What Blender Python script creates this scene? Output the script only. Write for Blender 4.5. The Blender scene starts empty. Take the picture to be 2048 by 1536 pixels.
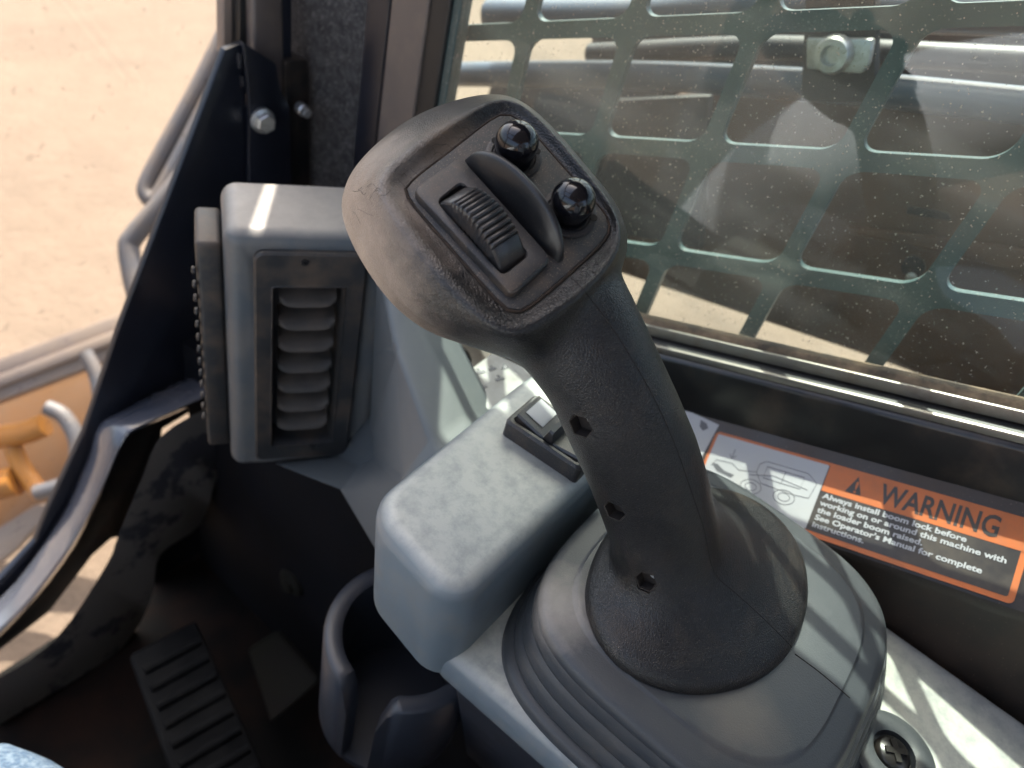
import bpy, bmesh, math, random
import numpy as np
from mathutils import Vector, Matrix, noise
from mathutils.bvhtree import BVHTree
random.seed(4)
SC = bpy.context.scene
COL = SC.collection
R_ = math.radians

# ---------------------------------------------------------------- camera
# metres; x = to the right of the machine, y = forward, z = up; the phone is at the origin
F = 1538.0
AX = Vector((0.6145, -0.7594, 0.2138)).normalized()      # picture right
AF = Vector((0.6655, 0.3533, -0.6575)).normalized()      # view direction
AY = AF.cross(AX).normalized()                            # picture down
AX = AY.cross(AF).normalized()
cam = bpy.data.objects.new('camera', bpy.data.cameras.new('camera'))
COL.objects.link(cam)
cam.matrix_world = Matrix((( AX.x, -AY.x, -AF.x, 0), (AX.y, -AY.y, -AF.y, 0), (AX.z, -AY.z, -AF.z, 0), (0, 0, 0, 1)))
cam.data.sensor_width = 36
cam.data.lens = 36 * F / 2048
cam.data.clip_start = 0.01
cam.data.clip_end = 400
cam.data.dof.use_dof = True
cam.data.dof.focus_distance = 0.325
cam.data.dof.aperture_fstop = 8.5
SC.camera = cam

# ---------------------------------------------------------------- light
SUN_EL, SUN_AZ = 57.0, 47.0          # azimuth from +y (forward) towards +x (right)
sun_dir = Vector((math.sin(R_(SUN_AZ)) * math.cos(R_(SUN_EL)), math.cos(R_(SUN_AZ)) * math.cos(R_(SUN_EL)), math.sin(R_(SUN_EL))))
w = bpy.data.worlds.new('World'); SC.world = w; w.use_nodes = True
nt = w.node_tree
sky = nt.nodes.new('ShaderNodeTexSky'); sky.sky_type = 'NISHITA'; sky.sun_disc = False
sky.sun_elevation = R_(SUN_EL); sky.sun_rotation = R_(SUN_AZ); sky.dust_density = 6.0; sky.ozone_density = 0.5
bg = nt.nodes['Background']; bg.inputs[1].default_value = 0.15
nt.links.new(sky.outputs[0], bg.inputs[0])
sl = bpy.data.lights.new('sun', 'SUN'); sl.energy = 4.2; sl.angle = R_(0.55); sl.color = (1.0, 0.93, 0.82)
so = bpy.data.objects.new('sun', sl); COL.objects.link(so)
so.rotation_euler = (-sun_dir).to_track_quat('-Z', 'Y').to_euler(); so.location = sun_dir * 5
SC.view_settings.view_transform = 'Standard'; SC.view_settings.look = 'None'
SC.view_settings.exposure = 1.95; SC.view_settings.gamma = 1

# ---------------------------------------------------------------- measuring helpers
def ray(u, v): return AX * ((u - 1024) / F) + AY * ((v - 768) / F) + AF
def W(u, v, d): return ray(u, v) * d
def onz(u, v, z): r = ray(u, v); return r * (z / r.z)
def onx(u, v, x): r = ray(u, v); return r * (x / r.x)
def ony(u, v, y): r = ray(u, v); return r * (y / r.y)
def onp(u, v, p, n): r = ray(u, v); return r * (p.dot(n) / r.dot(n))

# ---------------------------------------------------------------- object helpers
def meta(o, label=None, cat=None, group=None, kind=None):
    if label: o['label'] = label
    if cat: o['category'] = cat
    if group: o['group'] = group
    if kind: o['kind'] = kind
    return o
def thing(name, loc, label, cat, group=None):
    o = bpy.data.objects.new(name, None); o.empty_display_size = 0.01
    COL.objects.link(o); o.location = loc
    return meta(o, label, cat, group)
def link(name, me, mat=None, parent=None):
    o = bpy.data.objects.new(name, me); COL.objects.link(o)
    if mat and not me.materials: me.materials.append(mat)
    if parent:
        o.parent = parent
        m = Matrix.Translation(parent.location)
        if parent.parent: m = Matrix.Translation(parent.parent.location) @ m
        p = parent; t = Vector((0, 0, 0))
        while p: t += p.location; p = p.parent
        o.location = -t if parent.type == 'EMPTY' else Vector((0, 0, 0))
    return o
def mk(name, V, Fc, mat=None, parent=None, smooth=None):
    me = bpy.data.meshes.new(name); me.from_pydata([tuple(v) for v in V], [], Fc); me.update()
    bm = bmesh.new(); bm.from_mesh(me); bmesh.ops.recalc_face_normals(bm, faces=bm.faces); bm.to_mesh(me); bm.free()
    if smooth: shade(me, smooth)
    return link(name, me, mat, parent)
def shade(me, ang=40):
    me.polygons.foreach_set('use_smooth', [True] * len(me.polygons))
    try: me.set_sharp_from_angle(angle=R_(ang))
    except Exception: pass
def bmo(name, bm, mat=None, parent=None, smooth=40):
    bmesh.ops.recalc_face_normals(bm, faces=bm.faces)
    me = bpy.data.meshes.new(name); bm.to_mesh(me); bm.free()
    if smooth: shade(me, smooth)
    return link(name, me, mat, parent)
def prism_bm(poly, ext, bevel=0.0, seg=2, bm=None):
    """poly: 3-D outline; ext: vector it is extruded along; every edge bevelled"""
    own = bmesh.new()
    a = [own.verts.new(p) for p in poly]; b = [own.verts.new(p + ext) for p in poly]
    n = len(poly)
    own.faces.new(a); own.faces.new(b[::-1])
    for i in range(n): own.faces.new((a[i], b[i], b[(i + 1) % n], a[(i + 1) % n]))
    bmesh.ops.recalc_face_normals(own, faces=own.faces)
    if bevel: bmesh.ops.bevel(own, geom=list(own.edges), offset=bevel, segments=seg, affect='EDGES', profile=0.5, clamp_overlap=True)
    if bm is None: return own
    me = bpy.data.meshes.new('tmp'); own.to_mesh(me); own.free(); bm.from_mesh(me); bpy.data.meshes.remove(me)
    return bm
def prism(name, poly, ext, mat, parent=None, bevel=0.001, seg=2, smooth=35):
    return bmo(name, prism_bm(poly, ext, bevel, seg), mat, parent, smooth)
def box_bm(c, ex, ey, ez, bevel=0, seg=2, bm=None):
    """centre and three half-axis vectors"""
    return prism_bm([c - ex - ey - ez, c + ex - ey - ez, c + ex + ey - ez, c - ex + ey - ez], ez * 2, bevel, seg, bm)
def box(name, c, ex, ey, ez, mat, parent=None, bevel=0.001, seg=2):
    return bmo(name, box_bm(c, ex, ey, ez, bevel, seg), mat, parent, 35)
def loft(rings, cap0=True, cap1=True, closed=True):
    V = []; Fc = []; n = len(rings[0])
    for r in rings: V += [Vector(p) for p in r]
    for i in range(len(rings) - 1):
        for j in range(n if closed else n - 1):
            k = (j + 1) % n
            Fc.append((i * n + j, i * n + k, (i + 1) * n + k, (i + 1) * n + j))
    if cap0: Fc.append(tuple(range(n))[::-1])
    if cap1: Fc.append(tuple((len(rings) - 1) * n + j for j in range(n)))
    return V, Fc
def circ(c, a, b, n=24, r0=0):
    return [c + a * math.cos(r0 + 2 * math.pi * i / n) + b * math.sin(r0 + 2 * math.pi * i / n) for i in range(n)]
def basis(n, hint=Vector((0, 0, 1))):
    n = n.normalized()
    if abs(n.dot(hint)) > 0.95: hint = Vector((1, 0, 0))
    a = hint.cross(n).normalized(); return a, n.cross(a).normalized(), n
def lathe(c, n, prof, seg=32, hint=Vector((0, 0, 1))):
    """prof: (radius, height along n)"""
    a, b, n = basis(n, hint)
    return loft([circ(c + n * h, a * max(r, 1e-5), b * max(r, 1e-5), seg) for r, h in prof])
def smoothpath(P, k=6):
    P = [Vector(p) for p in P]; out = []
    for i in range(len(P) - 1):
        p0 = P[max(i - 1, 0)]; p1 = P[i]; p2 = P[i + 1]; p3 = P[min(i + 2, len(P) - 1)]
        for j in range(k):
            t = j / k
            out.append(0.5 * ((2 * p1) + (p2 - p0) * t + (2 * p0 - 5 * p1 + 4 * p2 - p3) * t * t + (3 * p1 - p0 - 3 * p2 + p3) * t ** 3))
    out.append(P[-1]); return out
def tube_vf(P, r, seg=12, k=6):
    P = smoothpath(P, k) if k > 1 else [Vector(p) for p in P]
    rings = []; a = None
    for i, p in enumerate(P):
        t = (P[min(i + 1, len(P) - 1)] - P[max(i - 1, 0)]).normalized()
        if a is None: a, b, _ = basis(t)
        else:
            a = (a - t * a.dot(t)).normalized(); b = t.cross(a)
        rr = r(i / (len(P) - 1)) if callable(r) else r
        rings.append(circ(p, a * rr, b * rr, seg))
    return loft(rings)
def tube(name, P, r, mat, parent=None, seg=12, k=6):
    V, Fc = tube_vf(P, r, seg, k); return mk(name, V, Fc, mat, parent, 50)
def chaikin(P, n=2):
    for _ in range(n):
        Q = []
        for i in range(len(P)):
            a = P[i]; b = P[(i + 1) % len(P)]
            Q += [a * 0.75 + b * 0.25, a * 0.25 + b * 0.75]
        P = Q
    return P
def rrect(c, ex, ey, hx, hy, r, n=6):
    """rounded rectangle outline; ex, ey unit vectors"""
    out = []
    for sx, sy, a0 in ((1, 1, 0), (-1, 1, 90), (-1, -1, 180), (1, -1, 270)):
        for i in range(n + 1):
            a = R_(a0 + 90 * i / n)
            out.append(c + ex * (sx * (hx - r) + r * math.cos(a)) + ey * (sy * (hy - r) + r * math.sin(a)))
    return out

# ---------------------------------------------------------------- materials
def mat(name, col, rough=0.5, metal=0.0, grain=None, dust=None, spots=None, vary=None, spec=0.5, coat=0.0, bump=None, rough_var=0.0, speck=None, zones=(), top_dust_light=None):
    """grain=(cells per m, height m) leather; bump=(scale, height); dust/spots=(colour, scale, lo, hi); speck=(colour, scale, threshold)"""
    m = bpy.data.materials.new(name); m.use_nodes = True; n = m.node_tree.nodes; l = m.node_tree.links
    b = n['Principled BSDF']; b.inputs['Roughness'].default_value = rough; b.inputs['Metallic'].default_value = metal
    b.inputs['Specular IOR Level'].default_value = spec; b.inputs['Coat Weight'].default_value = coat; b.inputs['Coat Roughness'].default_value = 0.12
    tc = n.new('ShaderNodeTexCoord'); co = tc.outputs['Object']
    rgb = n.new('ShaderNodeRGB'); rgb.outputs[0].default_value = (*col, 1); cur = rgb.outputs[0]
    def ns(scale, detail=4, rough_=0.6, off=0.0):
        t = n.new('ShaderNodeTexNoise'); t.inputs['Scale'].default_value = scale; t.inputs['Detail'].default_value = detail; t.inputs['Roughness'].default_value = rough_
        if off:
            mp = n.new('ShaderNodeMapping'); mp.inputs['Location'].default_value = (off, off * 1.7, -off); l.new(co, mp.inputs[0]); l.new(mp.outputs[0], t.inputs[0])
        else: l.new(co, t.inputs[0])
        return t.outputs[0]
    def mr(x, a, c, lo=0.0, hi=1.0):
        r = n.new('ShaderNodeMapRange'); r.inputs[1].default_value = a; r.inputs[2].default_value = c; r.inputs[3].default_value = lo; r.inputs[4].default_value = hi
        l.new(x, r.inputs[0]); return r.outputs[0]
    def mix(f, A, B):
        x = n.new('ShaderNodeMix'); x.data_type = 'RGBA'; l.new(f, x.inputs[0]) if not isinstance(f, float) else setattr(x.inputs[0], 'default_value', f)
        for s, y in ((6, A), (7, B)):
            if isinstance(y, tuple): x.inputs[s].default_value = (*y, 1)
            else: l.new(y, x.inputs[s])
        return x.outputs[2]
    masks = []
    if vary: cur = mix(mr(ns(vary[0], 5), 0.35, 0.65), cur, tuple(c * vary[1] for c in col))
    for i, d in enumerate([x for x in (dust, spots) if x]):
        f = mr(ns(d[1], 7, 0.65, 0.31 * (i + 1)), d[2], d[3], 0, d[4] if len(d) > 4 else 1.0); masks.append(f); cur = mix(f, cur, d[0])
    if speck:
        f = mr(ns(speck[1], 1, 0.5, 0.77), speck[2], speck[2] + 0.04, 0, speck[3] if len(speck) > 3 else 1.0); cur = mix(f, cur, speck[0])
    if top_dust_light:          # dust plus painted skylight on faces that look up: (colour, amount, noise scale, lo, hi)
        ge = n.new('ShaderNodeNewGeometry'); sx = n.new('ShaderNodeSeparateXYZ'); l.new(ge.outputs['True Normal'] if False else ge.outputs['Normal'], sx.inputs[0])
        up = mr(sx.outputs[2], 0.55, 0.97, 0, top_dust_light[1]); k = n.new('ShaderNodeMath'); k.operation = 'MULTIPLY'
        l.new(up, k.inputs[0]); l.new(mr(ns(top_dust_light[2], 7, 0.7, 0.9), top_dust_light[3], top_dust_light[4], 0.62, 1), k.inputs[1])
        masks.append(k.outputs[0]); cur = mix(k.outputs[0], cur, top_dust_light[0])
    for (zc, zr, zcol, zs, zn) in zones:       # patches of dirt, and the grip's painted flank glow, each in its own place
        d = n.new('ShaderNodeVectorMath'); d.operation = 'DISTANCE'; l.new(co, d.inputs[0]); d.inputs[1].default_value = zc
        a = n.new('ShaderNodeMath'); a.operation = 'MULTIPLY_ADD'; l.new(ns(zn, 5, 0.65, 0.4), a.inputs[0]); a.inputs[1].default_value = -zr * 0.55; l.new(d.outputs['Value'], a.inputs[2])
        f = mr(a.outputs[0], zr * 0.5, -zr * 0.1, 0, zs); masks.append(f); cur = mix(f, cur, zcol)
    l.new(cur, b.inputs['Base Color'])
    if masks or rough_var:
        f = masks[0] if masks else mr(ns(rough_var * 40 + 20, 4), 0.3, 0.7)
        l.new(mr(f, 0, 1, rough, min(1, rough + (0.3 if masks else rough_var))), b.inputs['Roughness'])
    h = None
    if grain:
        v = n.new('ShaderNodeTexVoronoi'); v.feature = 'DISTANCE_TO_EDGE'; v.inputs['Scale'].default_value = grain[0]; v.inputs['Randomness'].default_value = 1
        wv = n.new('ShaderNodeVectorMath'); wv.operation = 'ADD'
        nn = n.new('ShaderNodeTexNoise'); nn.inputs['Scale'].default_value = grain[0] * 0.6; l.new(co, nn.inputs[0])
        sc = n.new('ShaderNodeVectorMath'); sc.operation = 'SCALE'; sc.inputs[3].default_value = 0.7 / grain[0]; l.new(nn.outputs[1], sc.inputs[0])
        l.new(co, wv.inputs[0]); l.new(sc.outputs[0], wv.inputs[1]); l.new(wv.outputs[0], v.inputs[0])
        bp = n.new('ShaderNodeBump'); bp.inputs['Distance'].default_value = grain[1]; bp.inputs['Strength'].default_value = 1.0
        l.new(mr(v.outputs[0], 0.0, 0.25), bp.inputs['Height']); h = bp.outputs[0]
    if bump:
        bp = n.new('ShaderNodeBump'); bp.inputs['Distance'].default_value = bump[1]; l.new(ns(bump[0], 5, 0.65, 0.13), bp.inputs['Height'])
        if h: l.new(h, bp.inputs['Normal'])
        h = bp.outputs[0]
    if h: l.new(h, b.inputs['Normal'])
    m['p'] = 1
    return m
TAN = (0.27, 0.20, 0.14); BROWN = (0.16, 0.105, 0.065)
M = {}
flank_glow = W(728, 530, .305); hz2 = W(740, 330, .30); hz3 = W(900, 660, .30); hz4 = W(900, 270, .285)  # first zone centre: ground-bounce glow painted on the dusty left flank
M['grip'] = mat('grip_rubber', (0.0085, 0.0085, 0.009), 0.36, zones=((flank_glow, .074, (0.40, 0.32, 0.26), .85, 60), (hz2, .030, (0.24, 0.20, 0.17), .85, 90), (hz3, .028, (0.26, 0.20, 0.155), .8, 60), (hz4, .022, (0.12, 0.08, 0.05), .6, 150)), grain=(900, 0.00010), dust=(BROWN, 38, 0.52, 0.85, 0.25), speck=(TAN, 2600, 0.70, 0.6), bump=(90, 0.00010))
M['plate'] = mat('fine_texture_plastic', (0.022, 0.022, 0.023), 0.5, bump=(1500, 0.00016), dust=(BROWN, 70, 0.45, 0.78, 0.45), speck=((0.3, 0.23, 0.16), 2200, 0.66, 0.7))
M['bezel'] = mat('bezel_plastic', (0.022, 0.022, 0.024), 0.42, dust=(BROWN, 90, 0.5, 0.8, 0.45), speck=(TAN, 2500, 0.68, 0.7), bump=(400, 0.00003))
M['roller'] = mat('roller_plastic', (0.018, 0.018, 0.020), 0.3, dust=(BROWN, 120, 0.5, 0.8, 0.3), speck=(TAN, 2500, 0.7, 0.6))
M['fin'] = mat('smooth_black_plastic', (0.012, 0.012, 0.013), 0.38, speck=(TAN, 2500, 0.71, 0.5))
M['dome'] = mat('gloss_black', (0.006, 0.006, 0.008), 0.11, coat=0.0, speck=(TAN, 2600, 0.74, 0.5))
M['seam'] = mat('seam_dirt', (0.012, 0.010, 0.008), 0.9)
M['dirt'] = mat('packed_dirt', (0.045, 0.028, 0.018), 0.95, vary=(300, 0.3))
M['pocket'] = mat('dust_in_pockets', (0.042, 0.033, 0.027), 0.9, vary=(400, 0.6))
M['boot'] = mat('boot_rubber', (0.036, 0.041, 0.048), 0.42, top_dust_light=((0.046, 0.050, 0.054), .8, 60, 0.35, 0.6), bump=(1300, 0.00012), zones=((onz(1120, 1200, -.288), .030, (0.34, 0.30, 0.26), .9, 70), (onz(1480, 1430, -.288), .030, (0.13, 0.11, 0.09), .6, 70)), dust=((0.10, 0.085, 0.07), 26, 0.56, 0.70, 0.25), speck=(TAN, 2400, 0.71, 0.5))
M['console'] = mat('console_plastic', (0.115, 0.142, 0.165), 0.36, top_dust_light=((0.43, 0.43, 0.395), .95, 105, 0.36, 0.56), dust=((0.20, 0.19, 0.17), 60, 0.45, 0.7, 0.4), speck=((0.3, 0.2, 0.13), 700, 0.76, 0.6), bump=(900, 0.00008))
M['vent_g'] = mat('vent_housing_plastic', (0.072, 0.082, 0.092), 0.40, top_dust_light=((0.30, 0.27, 0.235), .9, 40, 0.3, 0.6), dust=((0.17, 0.14, 0.112), 22, 0.42, 0.7, 0.5), bump=(900, 0.00006))
M['duct'] = mat('duct_plastic', (0.072, 0.084, 0.094), 0.42, top_dust_light=((0.13, 0.14, 0.135), .8, 40, 0.3, 0.6), bump=(900, 0.00006))
M['vent_d'] = mat('vent_panel_plastic', (0.018, 0.019, 0.021), 0.5, dust=(BROWN, 30, 0.45, 0.75, 0.5))
M['slat'] = mat('vent_slat_plastic', (0.028, 0.026, 0.025), 0.5, dust=((0.08, 0.062, 0.05), 60, 0.35, 0.7, 0.8))
M['navy'] = mat('dark_painted_steel', (0.012, 0.014, 0.022), 0.35, vary=(14, 0.7), speck=(TAN, 500, 0.76, 0.3))
M['well'] = mat('foot_well_paint', (0.005, 0.0055, 0.008), 0.8, spec=0.15, vary=(8, 0.6), dust=((0.014, 0.010, 0.008), 12, 0.5, 0.8, 0.7))
M['rimpaint'] = mat('glossy_grey_moulding', (0.070, 0.074, 0.092), 0.18, coat=0.5, dust=((0.17, 0.15, 0.145), 10, 0.5, 0.75, 0.6))
M['flange'] = mat('dusty_grey_flange', (0.085, 0.080, 0.075), 0.45, spots=((0.010, 0.012, 0.020), 16, 0.55, 0.60, 0.9))
M['black'] = mat('black_painted_steel', (0.014, 0.013, 0.013), 0.28, dust=(BROWN, 20, 0.5, 0.85, 0.5), rough_var=0.1)
M['sill'] = mat('dusty_sill_paint', (0.022, 0.018, 0.016), 0.38, dust=((0.075, 0.050, 0.036), 24, 0.38, 0.7, 0.75), speck=(TAN, 900, 0.73, 0.5))
M['strip'] = mat('worn_dusty_frame', (0.11, 0.09, 0.08), 0.42, dust=(TAN, 16, 0.45, 0.75, 0.5))
M['dustledge'] = mat('dust_covered_ledge', (0.045, 0.032, 0.022), 0.85, dust=((0.17, 0.12, 0.08), 60, 0.38, 0.62, 1.0), bump=(500, 0.0003))
M['lip'] = mat('bare_aluminium_lip', (0.30, 0.28, 0.25), 0.35, 0.8, dust=(BROWN, 60, 0.5, 0.8, 0.6))
M['rubber'] = mat('rubber_gasket', (0.010, 0.010, 0.010), 0.5)
M['felt'] = mat('speckled_felt_liner', (0.060, 0.056, 0.054), 0.95, vary=(120, 0.35), bump=(600, 0.0006), speck=((0.14, 0.13, 0.12), 420, 0.60, 0.6))
M['steel'] = mat('zinc_bolt', (0.55, 0.55, 0.54), 0.32, 0.85, dust=((0.3, 0.27, 0.22), 120, 0.45, 0.7, 0.6))
M['grid'] = mat('guard_paint', (0.034, 0.064, 0.065), 0.4, speck=((0.3, 0.3, 0.26), 700, 0.68, 0.6), dust=((0.09, 0.11, 0.10), 30, 0.5, 0.8, 0.5))
M['gridlip'] = M['grid']
M['arm'] = mat('loader_arm_paint', (0.11, 0.046, 0.015), 0.5, dust=((0.045, 0.032, 0.022), 9, 0.35, 0.7, 0.85))
M['armblack'] = mat('black_machine_frame', (0.012, 0.012, 0.014), 0.5, dust=((0.05, 0.042, 0.036), 12, 0.4, 0.7, 0.6))
M['cyl'] = mat('steel_pipe_paint', (0.070, 0.088, 0.12), 0.3, dust=((0.12, 0.10, 0.08), 20, 0.5, 0.8, 0.5))
M['hose'] = mat('dusty_blue_grey_hose', (0.085, 0.083, 0.09), 0.5, dust=((0.17, 0.125, 0.09), 14, 0.4, 0.7, 0.8))
M['orange'] = mat('orange_machine_paint', (0.45, 0.17, 0.015), 0.45, dust=((0.26, 0.13, 0.05), 10, 0.4, 0.7, 0.8))
M['orangedark'] = mat('dusty_orange_plate', (0.20, 0.085, 0.022), 0.6, dust=((0.15, 0.09, 0.05), 6, 0.35, 0.7, 0.8))
M['beam'] = mat('dusty_bucket_edge', (0.22, 0.17, 0.14), 0.6, dust=((0.28, 0.21, 0.15), 7, 0.4, 0.65, 0.9))
M['ground'] = mat('dry_sand_ground', (0.140, 0.100, 0.070), 0.95, vary=(2.2, 0.88), dust=((0.153, 0.111, 0.080), 7, 0.4, 0.6, 0.8), bump=(30, 0.01), speck=((0.25, 0.17, 0.11), 55, 0.74, 0.6))
M['pedal'] = mat('pedal_rubber', (0.0025, 0.003, 0.004), 0.7, spec=0.08, dust=((0.016, 0.016, 0.016), 25, 0.4, 0.7, 0.8))
M['floor'] = mat('cab_floor_mat', (0.005, 0.0045, 0.004), 0.8, spec=0.15, dust=((0.030, 0.016, 0.011), 9, 0.46, 0.7, 0.9))
M['padbrown'] = mat('dusty_floor_pad', (0.009, 0.0075, 0.006), 0.8, spec=0.2, dust=((0.014, 0.015, 0.010), 16, 0.4, 0.7, 0.8))
M['cup'] = mat('cup_holder_plastic', (0.024, 0.027, 0.036), 0.4, dust=((0.05, 0.038, 0.03), 25, 0.5, 0.8, 0.5))
M['denim'] = mat('blue_denim', (0.055, 0.10, 0.17), 0.9, vary=(700, 0.55), bump=(1100, 0.0005), dust=((0.16, 0.21, 0.26), 260, 0.45, 0.6, 0.7))
M['shirt'] = mat('pale_blue_cotton_shirt', (0.70, 0.77, 0.84), 0.9, vary=(40, 0.85))
M['skin'] = mat('skin', (0.45, 0.26, 0.18), 0.5)
M['hair'] = mat('short_dark_hair', (0.03, 0.02, 0.015), 0.7)
M['liner'] = mat('roof_liner_fabric', (0.22, 0.21, 0.20), 0.95)
M['seat'] = mat('seat_vinyl', (0.02, 0.02, 0.02), 0.55)
M['dec_o'] = mat('decal_orange_print', (0.52, 0.125, 0.022), 0.42, dust=((0.22, 0.10, 0.055), 45, 0.42, 0.75, 0.6))
M['dec_k'] = mat('decal_black_print', (0.022, 0.018, 0.016), 0.38, dust=((0.12, 0.09, 0.065), 30, 0.42, 0.75, 0.5))
M['dec_w'] = mat('decal_white_print', (0.40, 0.40, 0.41), 0.42, dust=((0.42, 0.38, 0.34), 50, 0.5, 0.8, 0.4))
M['label'] = mat('dull_grey_label', (0.26, 0.26, 0.25), 0.5, dust=((0.16, 0.14, 0.12), 60, 0.4, 0.7, 0.6))
M['dec_g'] = mat('decal_grey_line_print', (0.10, 0.10, 0.11), 0.5)

def glass(name, tint, haze=0.06, dustcol=(0.5, 0.46, 0.38), speckscale=420, smear=8, speckamt=0.5, rim=False):
    m = bpy.data.materials.new(name); m.use_nodes = True; n = m.node_tree.nodes; l = m.node_tree.links
    for x in list(n): n.remove(x)
    out = n.new('ShaderNodeOutputMaterial'); tr = n.new('ShaderNodeBsdfTransparent'); tr.inputs[0].default_value = (*tint, 1)
    gl = n.new('ShaderNodeBsdfGlossy'); gl.inputs['Roughness'].default_value = 0.015
    fr = n.new('ShaderNodeFresnel'); fr.inputs[0].default_value = 1.6
    ge = n.new('ShaderNodeNewGeometry'); sb = n.new('ShaderNodeMath'); sb.operation = 'SUBTRACT'; sb.inputs[0].default_value = 1.0; l.new(ge.outputs['Backfacing'], sb.inputs[1])
    fm = n.new('ShaderNodeMath'); fm.operation = 'MULTIPLY'; l.new(fr.outputs[0], fm.inputs[0]); l.new(sb.outputs[0], fm.inputs[1])      # reflect once, at the near face of the pane
    mx = n.new('ShaderNodeMixShader'); l.new(fm.outputs[0], mx.inputs[0]); l.new(tr.outputs[0], mx.inputs[1]); l.new(gl.outputs[0], mx.inputs[2])
    df = n.new('ShaderNodeBsdfDiffuse'); df.inputs[0].default_value = (*dustcol, 1)
    tc = n.new('ShaderNodeTexCoord'); co = tc.outputs['Object']
    def nz(s, d, a, b, hi):
        t = n.new('ShaderNodeTexNoise'); t.inputs['Scale'].default_value = s; t.inputs['Detail'].default_value = d; t.inputs['Roughness'].default_value = 0.6; l.new(co, t.inputs[0])
        r = n.new('ShaderNodeMapRange'); r.inputs[1].default_value = a; r.inputs[2].default_value = b; r.inputs[4].default_value = hi; l.new(t.outputs[0], r.inputs[0]); return r.outputs[0]
    a = nz(smear, 6, 0.35, 0.75, haze * 2); b = nz(speckscale, 1, 0.70, 0.76, speckamt)
    v = n.new('ShaderNodeTexVoronoi'); v.inputs['Scale'].default_value = speckscale * 0.35; l.new(co, v.inputs[0])
    r = n.new('ShaderNodeMapRange'); r.inputs[1].default_value = 0.07; r.inputs[2].default_value = 0.02; r.inputs[3].default_value = 0; r.inputs[4].default_value = speckamt; l.new(v.outputs['Distance'], r.inputs[0])
    mp = n.new('ShaderNodeMapping'); mp.inputs['Rotation'].default_value = (R_(38), 0, 0); mp.inputs['Scale'].default_value = (1, 3.0, 26.0); l.new(co, mp.inputs[0])
    ts = n.new('ShaderNodeTexNoise'); ts.inputs['Scale'].default_value = 1.6; ts.inputs['Detail'].default_value = 5; l.new(mp.outputs[0], ts.inputs[0])
    rs_ = n.new('ShaderNodeMapRange'); rs_.inputs[1].default_value = 0.52; rs_.inputs[2].default_value = 0.74; rs_.inputs[4].default_value = haze * 1.5; l.new(ts.outputs[0], rs_.inputs[0])
    s0 = n.new('ShaderNodeMath'); s0.operation = 'ADD'; l.new(a, s0.inputs[0]); l.new(rs_.outputs[0], s0.inputs[1])
    s = n.new('ShaderNodeMath'); s.operation = 'ADD'; l.new(s0.outputs[0], s.inputs[0]); l.new(b, s.inputs[1])
    s2 = n.new('ShaderNodeMath'); s2.operation = 'ADD'; s2.use_clamp = True; l.new(s.outputs[0], s2.inputs[0]); l.new(r.outputs[0], s2.inputs[1])
    m2 = n.new('ShaderNodeMixShader'); l.new(s2.outputs[0], m2.inputs[0]); l.new(mx.outputs[0], m2.inputs[1]); l.new(df.outputs[0], m2.inputs[2])
    l.new(m2.outputs[0], out.inputs[0]); return m
M['sideglass'] = glass('dusty_tinted_glass', (0.84, 0.91, 0.89), 0.092, smear=5, speckscale=520)
M['frontglass'] = glass('dusty_clear_glass', (0.96, 0.97, 0.96), 0.03, dustcol=(0.35, 0.28, 0.22), speckscale=90, speckamt=0.15, smear=5)

# ================================================================ SETTING
g = mk('ground', [(-60, -60, -1.45), (60, -60, -1.45), (60, 60, -1.45), (-60, 60, -1.45)], [(0, 1, 2, 3)], M['ground']); g['kind'] = 'structure'

# ================================================================ JOYSTICK
plate_c = sum((W(795, 375, .2759), W(1008, 212, .2977), W(1238, 447, .2841), W(1033, 638, .2623)), Vector()) / 4
eb = (W(1008, 212, .2977) - W(795, 375, .2759)).normalized()
ea = (W(1033, 638, .2623) - W(795, 375, .2759)).normalized()
en = eb.cross(ea).normalized()
if en.dot(plate_c) > 0: en = -en
s_ = (ea + eb).normalized(); d_ = (ea - eb).normalized(); ea = (s_ + d_).normalized(); eb = (s_ - d_).normalized()
def PL(u, v, h=0.0): return onp(u, v, plate_c + en * h, en)       # picture point on the face plane raised by h
joystick = thing('joystick', (0.25, 0.0, -0.29), 'black pistol grip joystick with two domed buttons and ribbed thumb roller, on a round flange', 'joystick')

def star_ring(pts, h, n=96, rounds=2):
    P = chaikin([PL(u, v, h) for u, v in pts], rounds)
    q = [((p - plate_c).dot(ea), (p - plate_c).dot(eb)) for p in P]
    out = []
    for i in range(n):
        an = 2 * math.pi * i / n; dx, dy = math.cos(an), math.sin(an); best = 0
        for j in range(len(q)):
            x1, y1 = q[j]; x2, y2 = q[(j + 1) % len(q)]
            ex, ey = x2 - x1, y2 - y1; den = dx * ey - dy * ex
            if abs(den) < 1e-12: continue
            t = (x1 * ey - y1 * ex) / den; s = (x1 * dy - y1 * dx) / den
            if t > 0 and -1e-6 <= s <= 1 + 1e-6: best = max(best, t)
        out.append(plate_c + ea * (dx * best) + eb * (dy * best) + en * h)
    return out
def scale_ring(r, s, dh, shift=Vector((0, 0, 0))):
    c = sum(r, Vector()) / len(r); return [c + (p - c) * s + en * dh + shift for p in r]
OUT_PLATE = [(803, 385), (812, 362), (905, 292), (990, 225), (1018, 220), (1050, 238), (1130, 330), (1212, 418), (1226, 446), (1218, 478), (1140, 548), (1062, 615), (1035, 628), (1008, 618), (905, 500)]
OUT_RIDGE = [(975, 203), (1015, 198), (1045, 208), (1105, 262), (1170, 340), (1225, 412), (1243, 468), (1228, 520), (1150, 596), (1062, 655), (1015, 662), (960, 634), (855, 505), (775, 400), (764, 366), (790, 330), (880, 262)]
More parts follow.
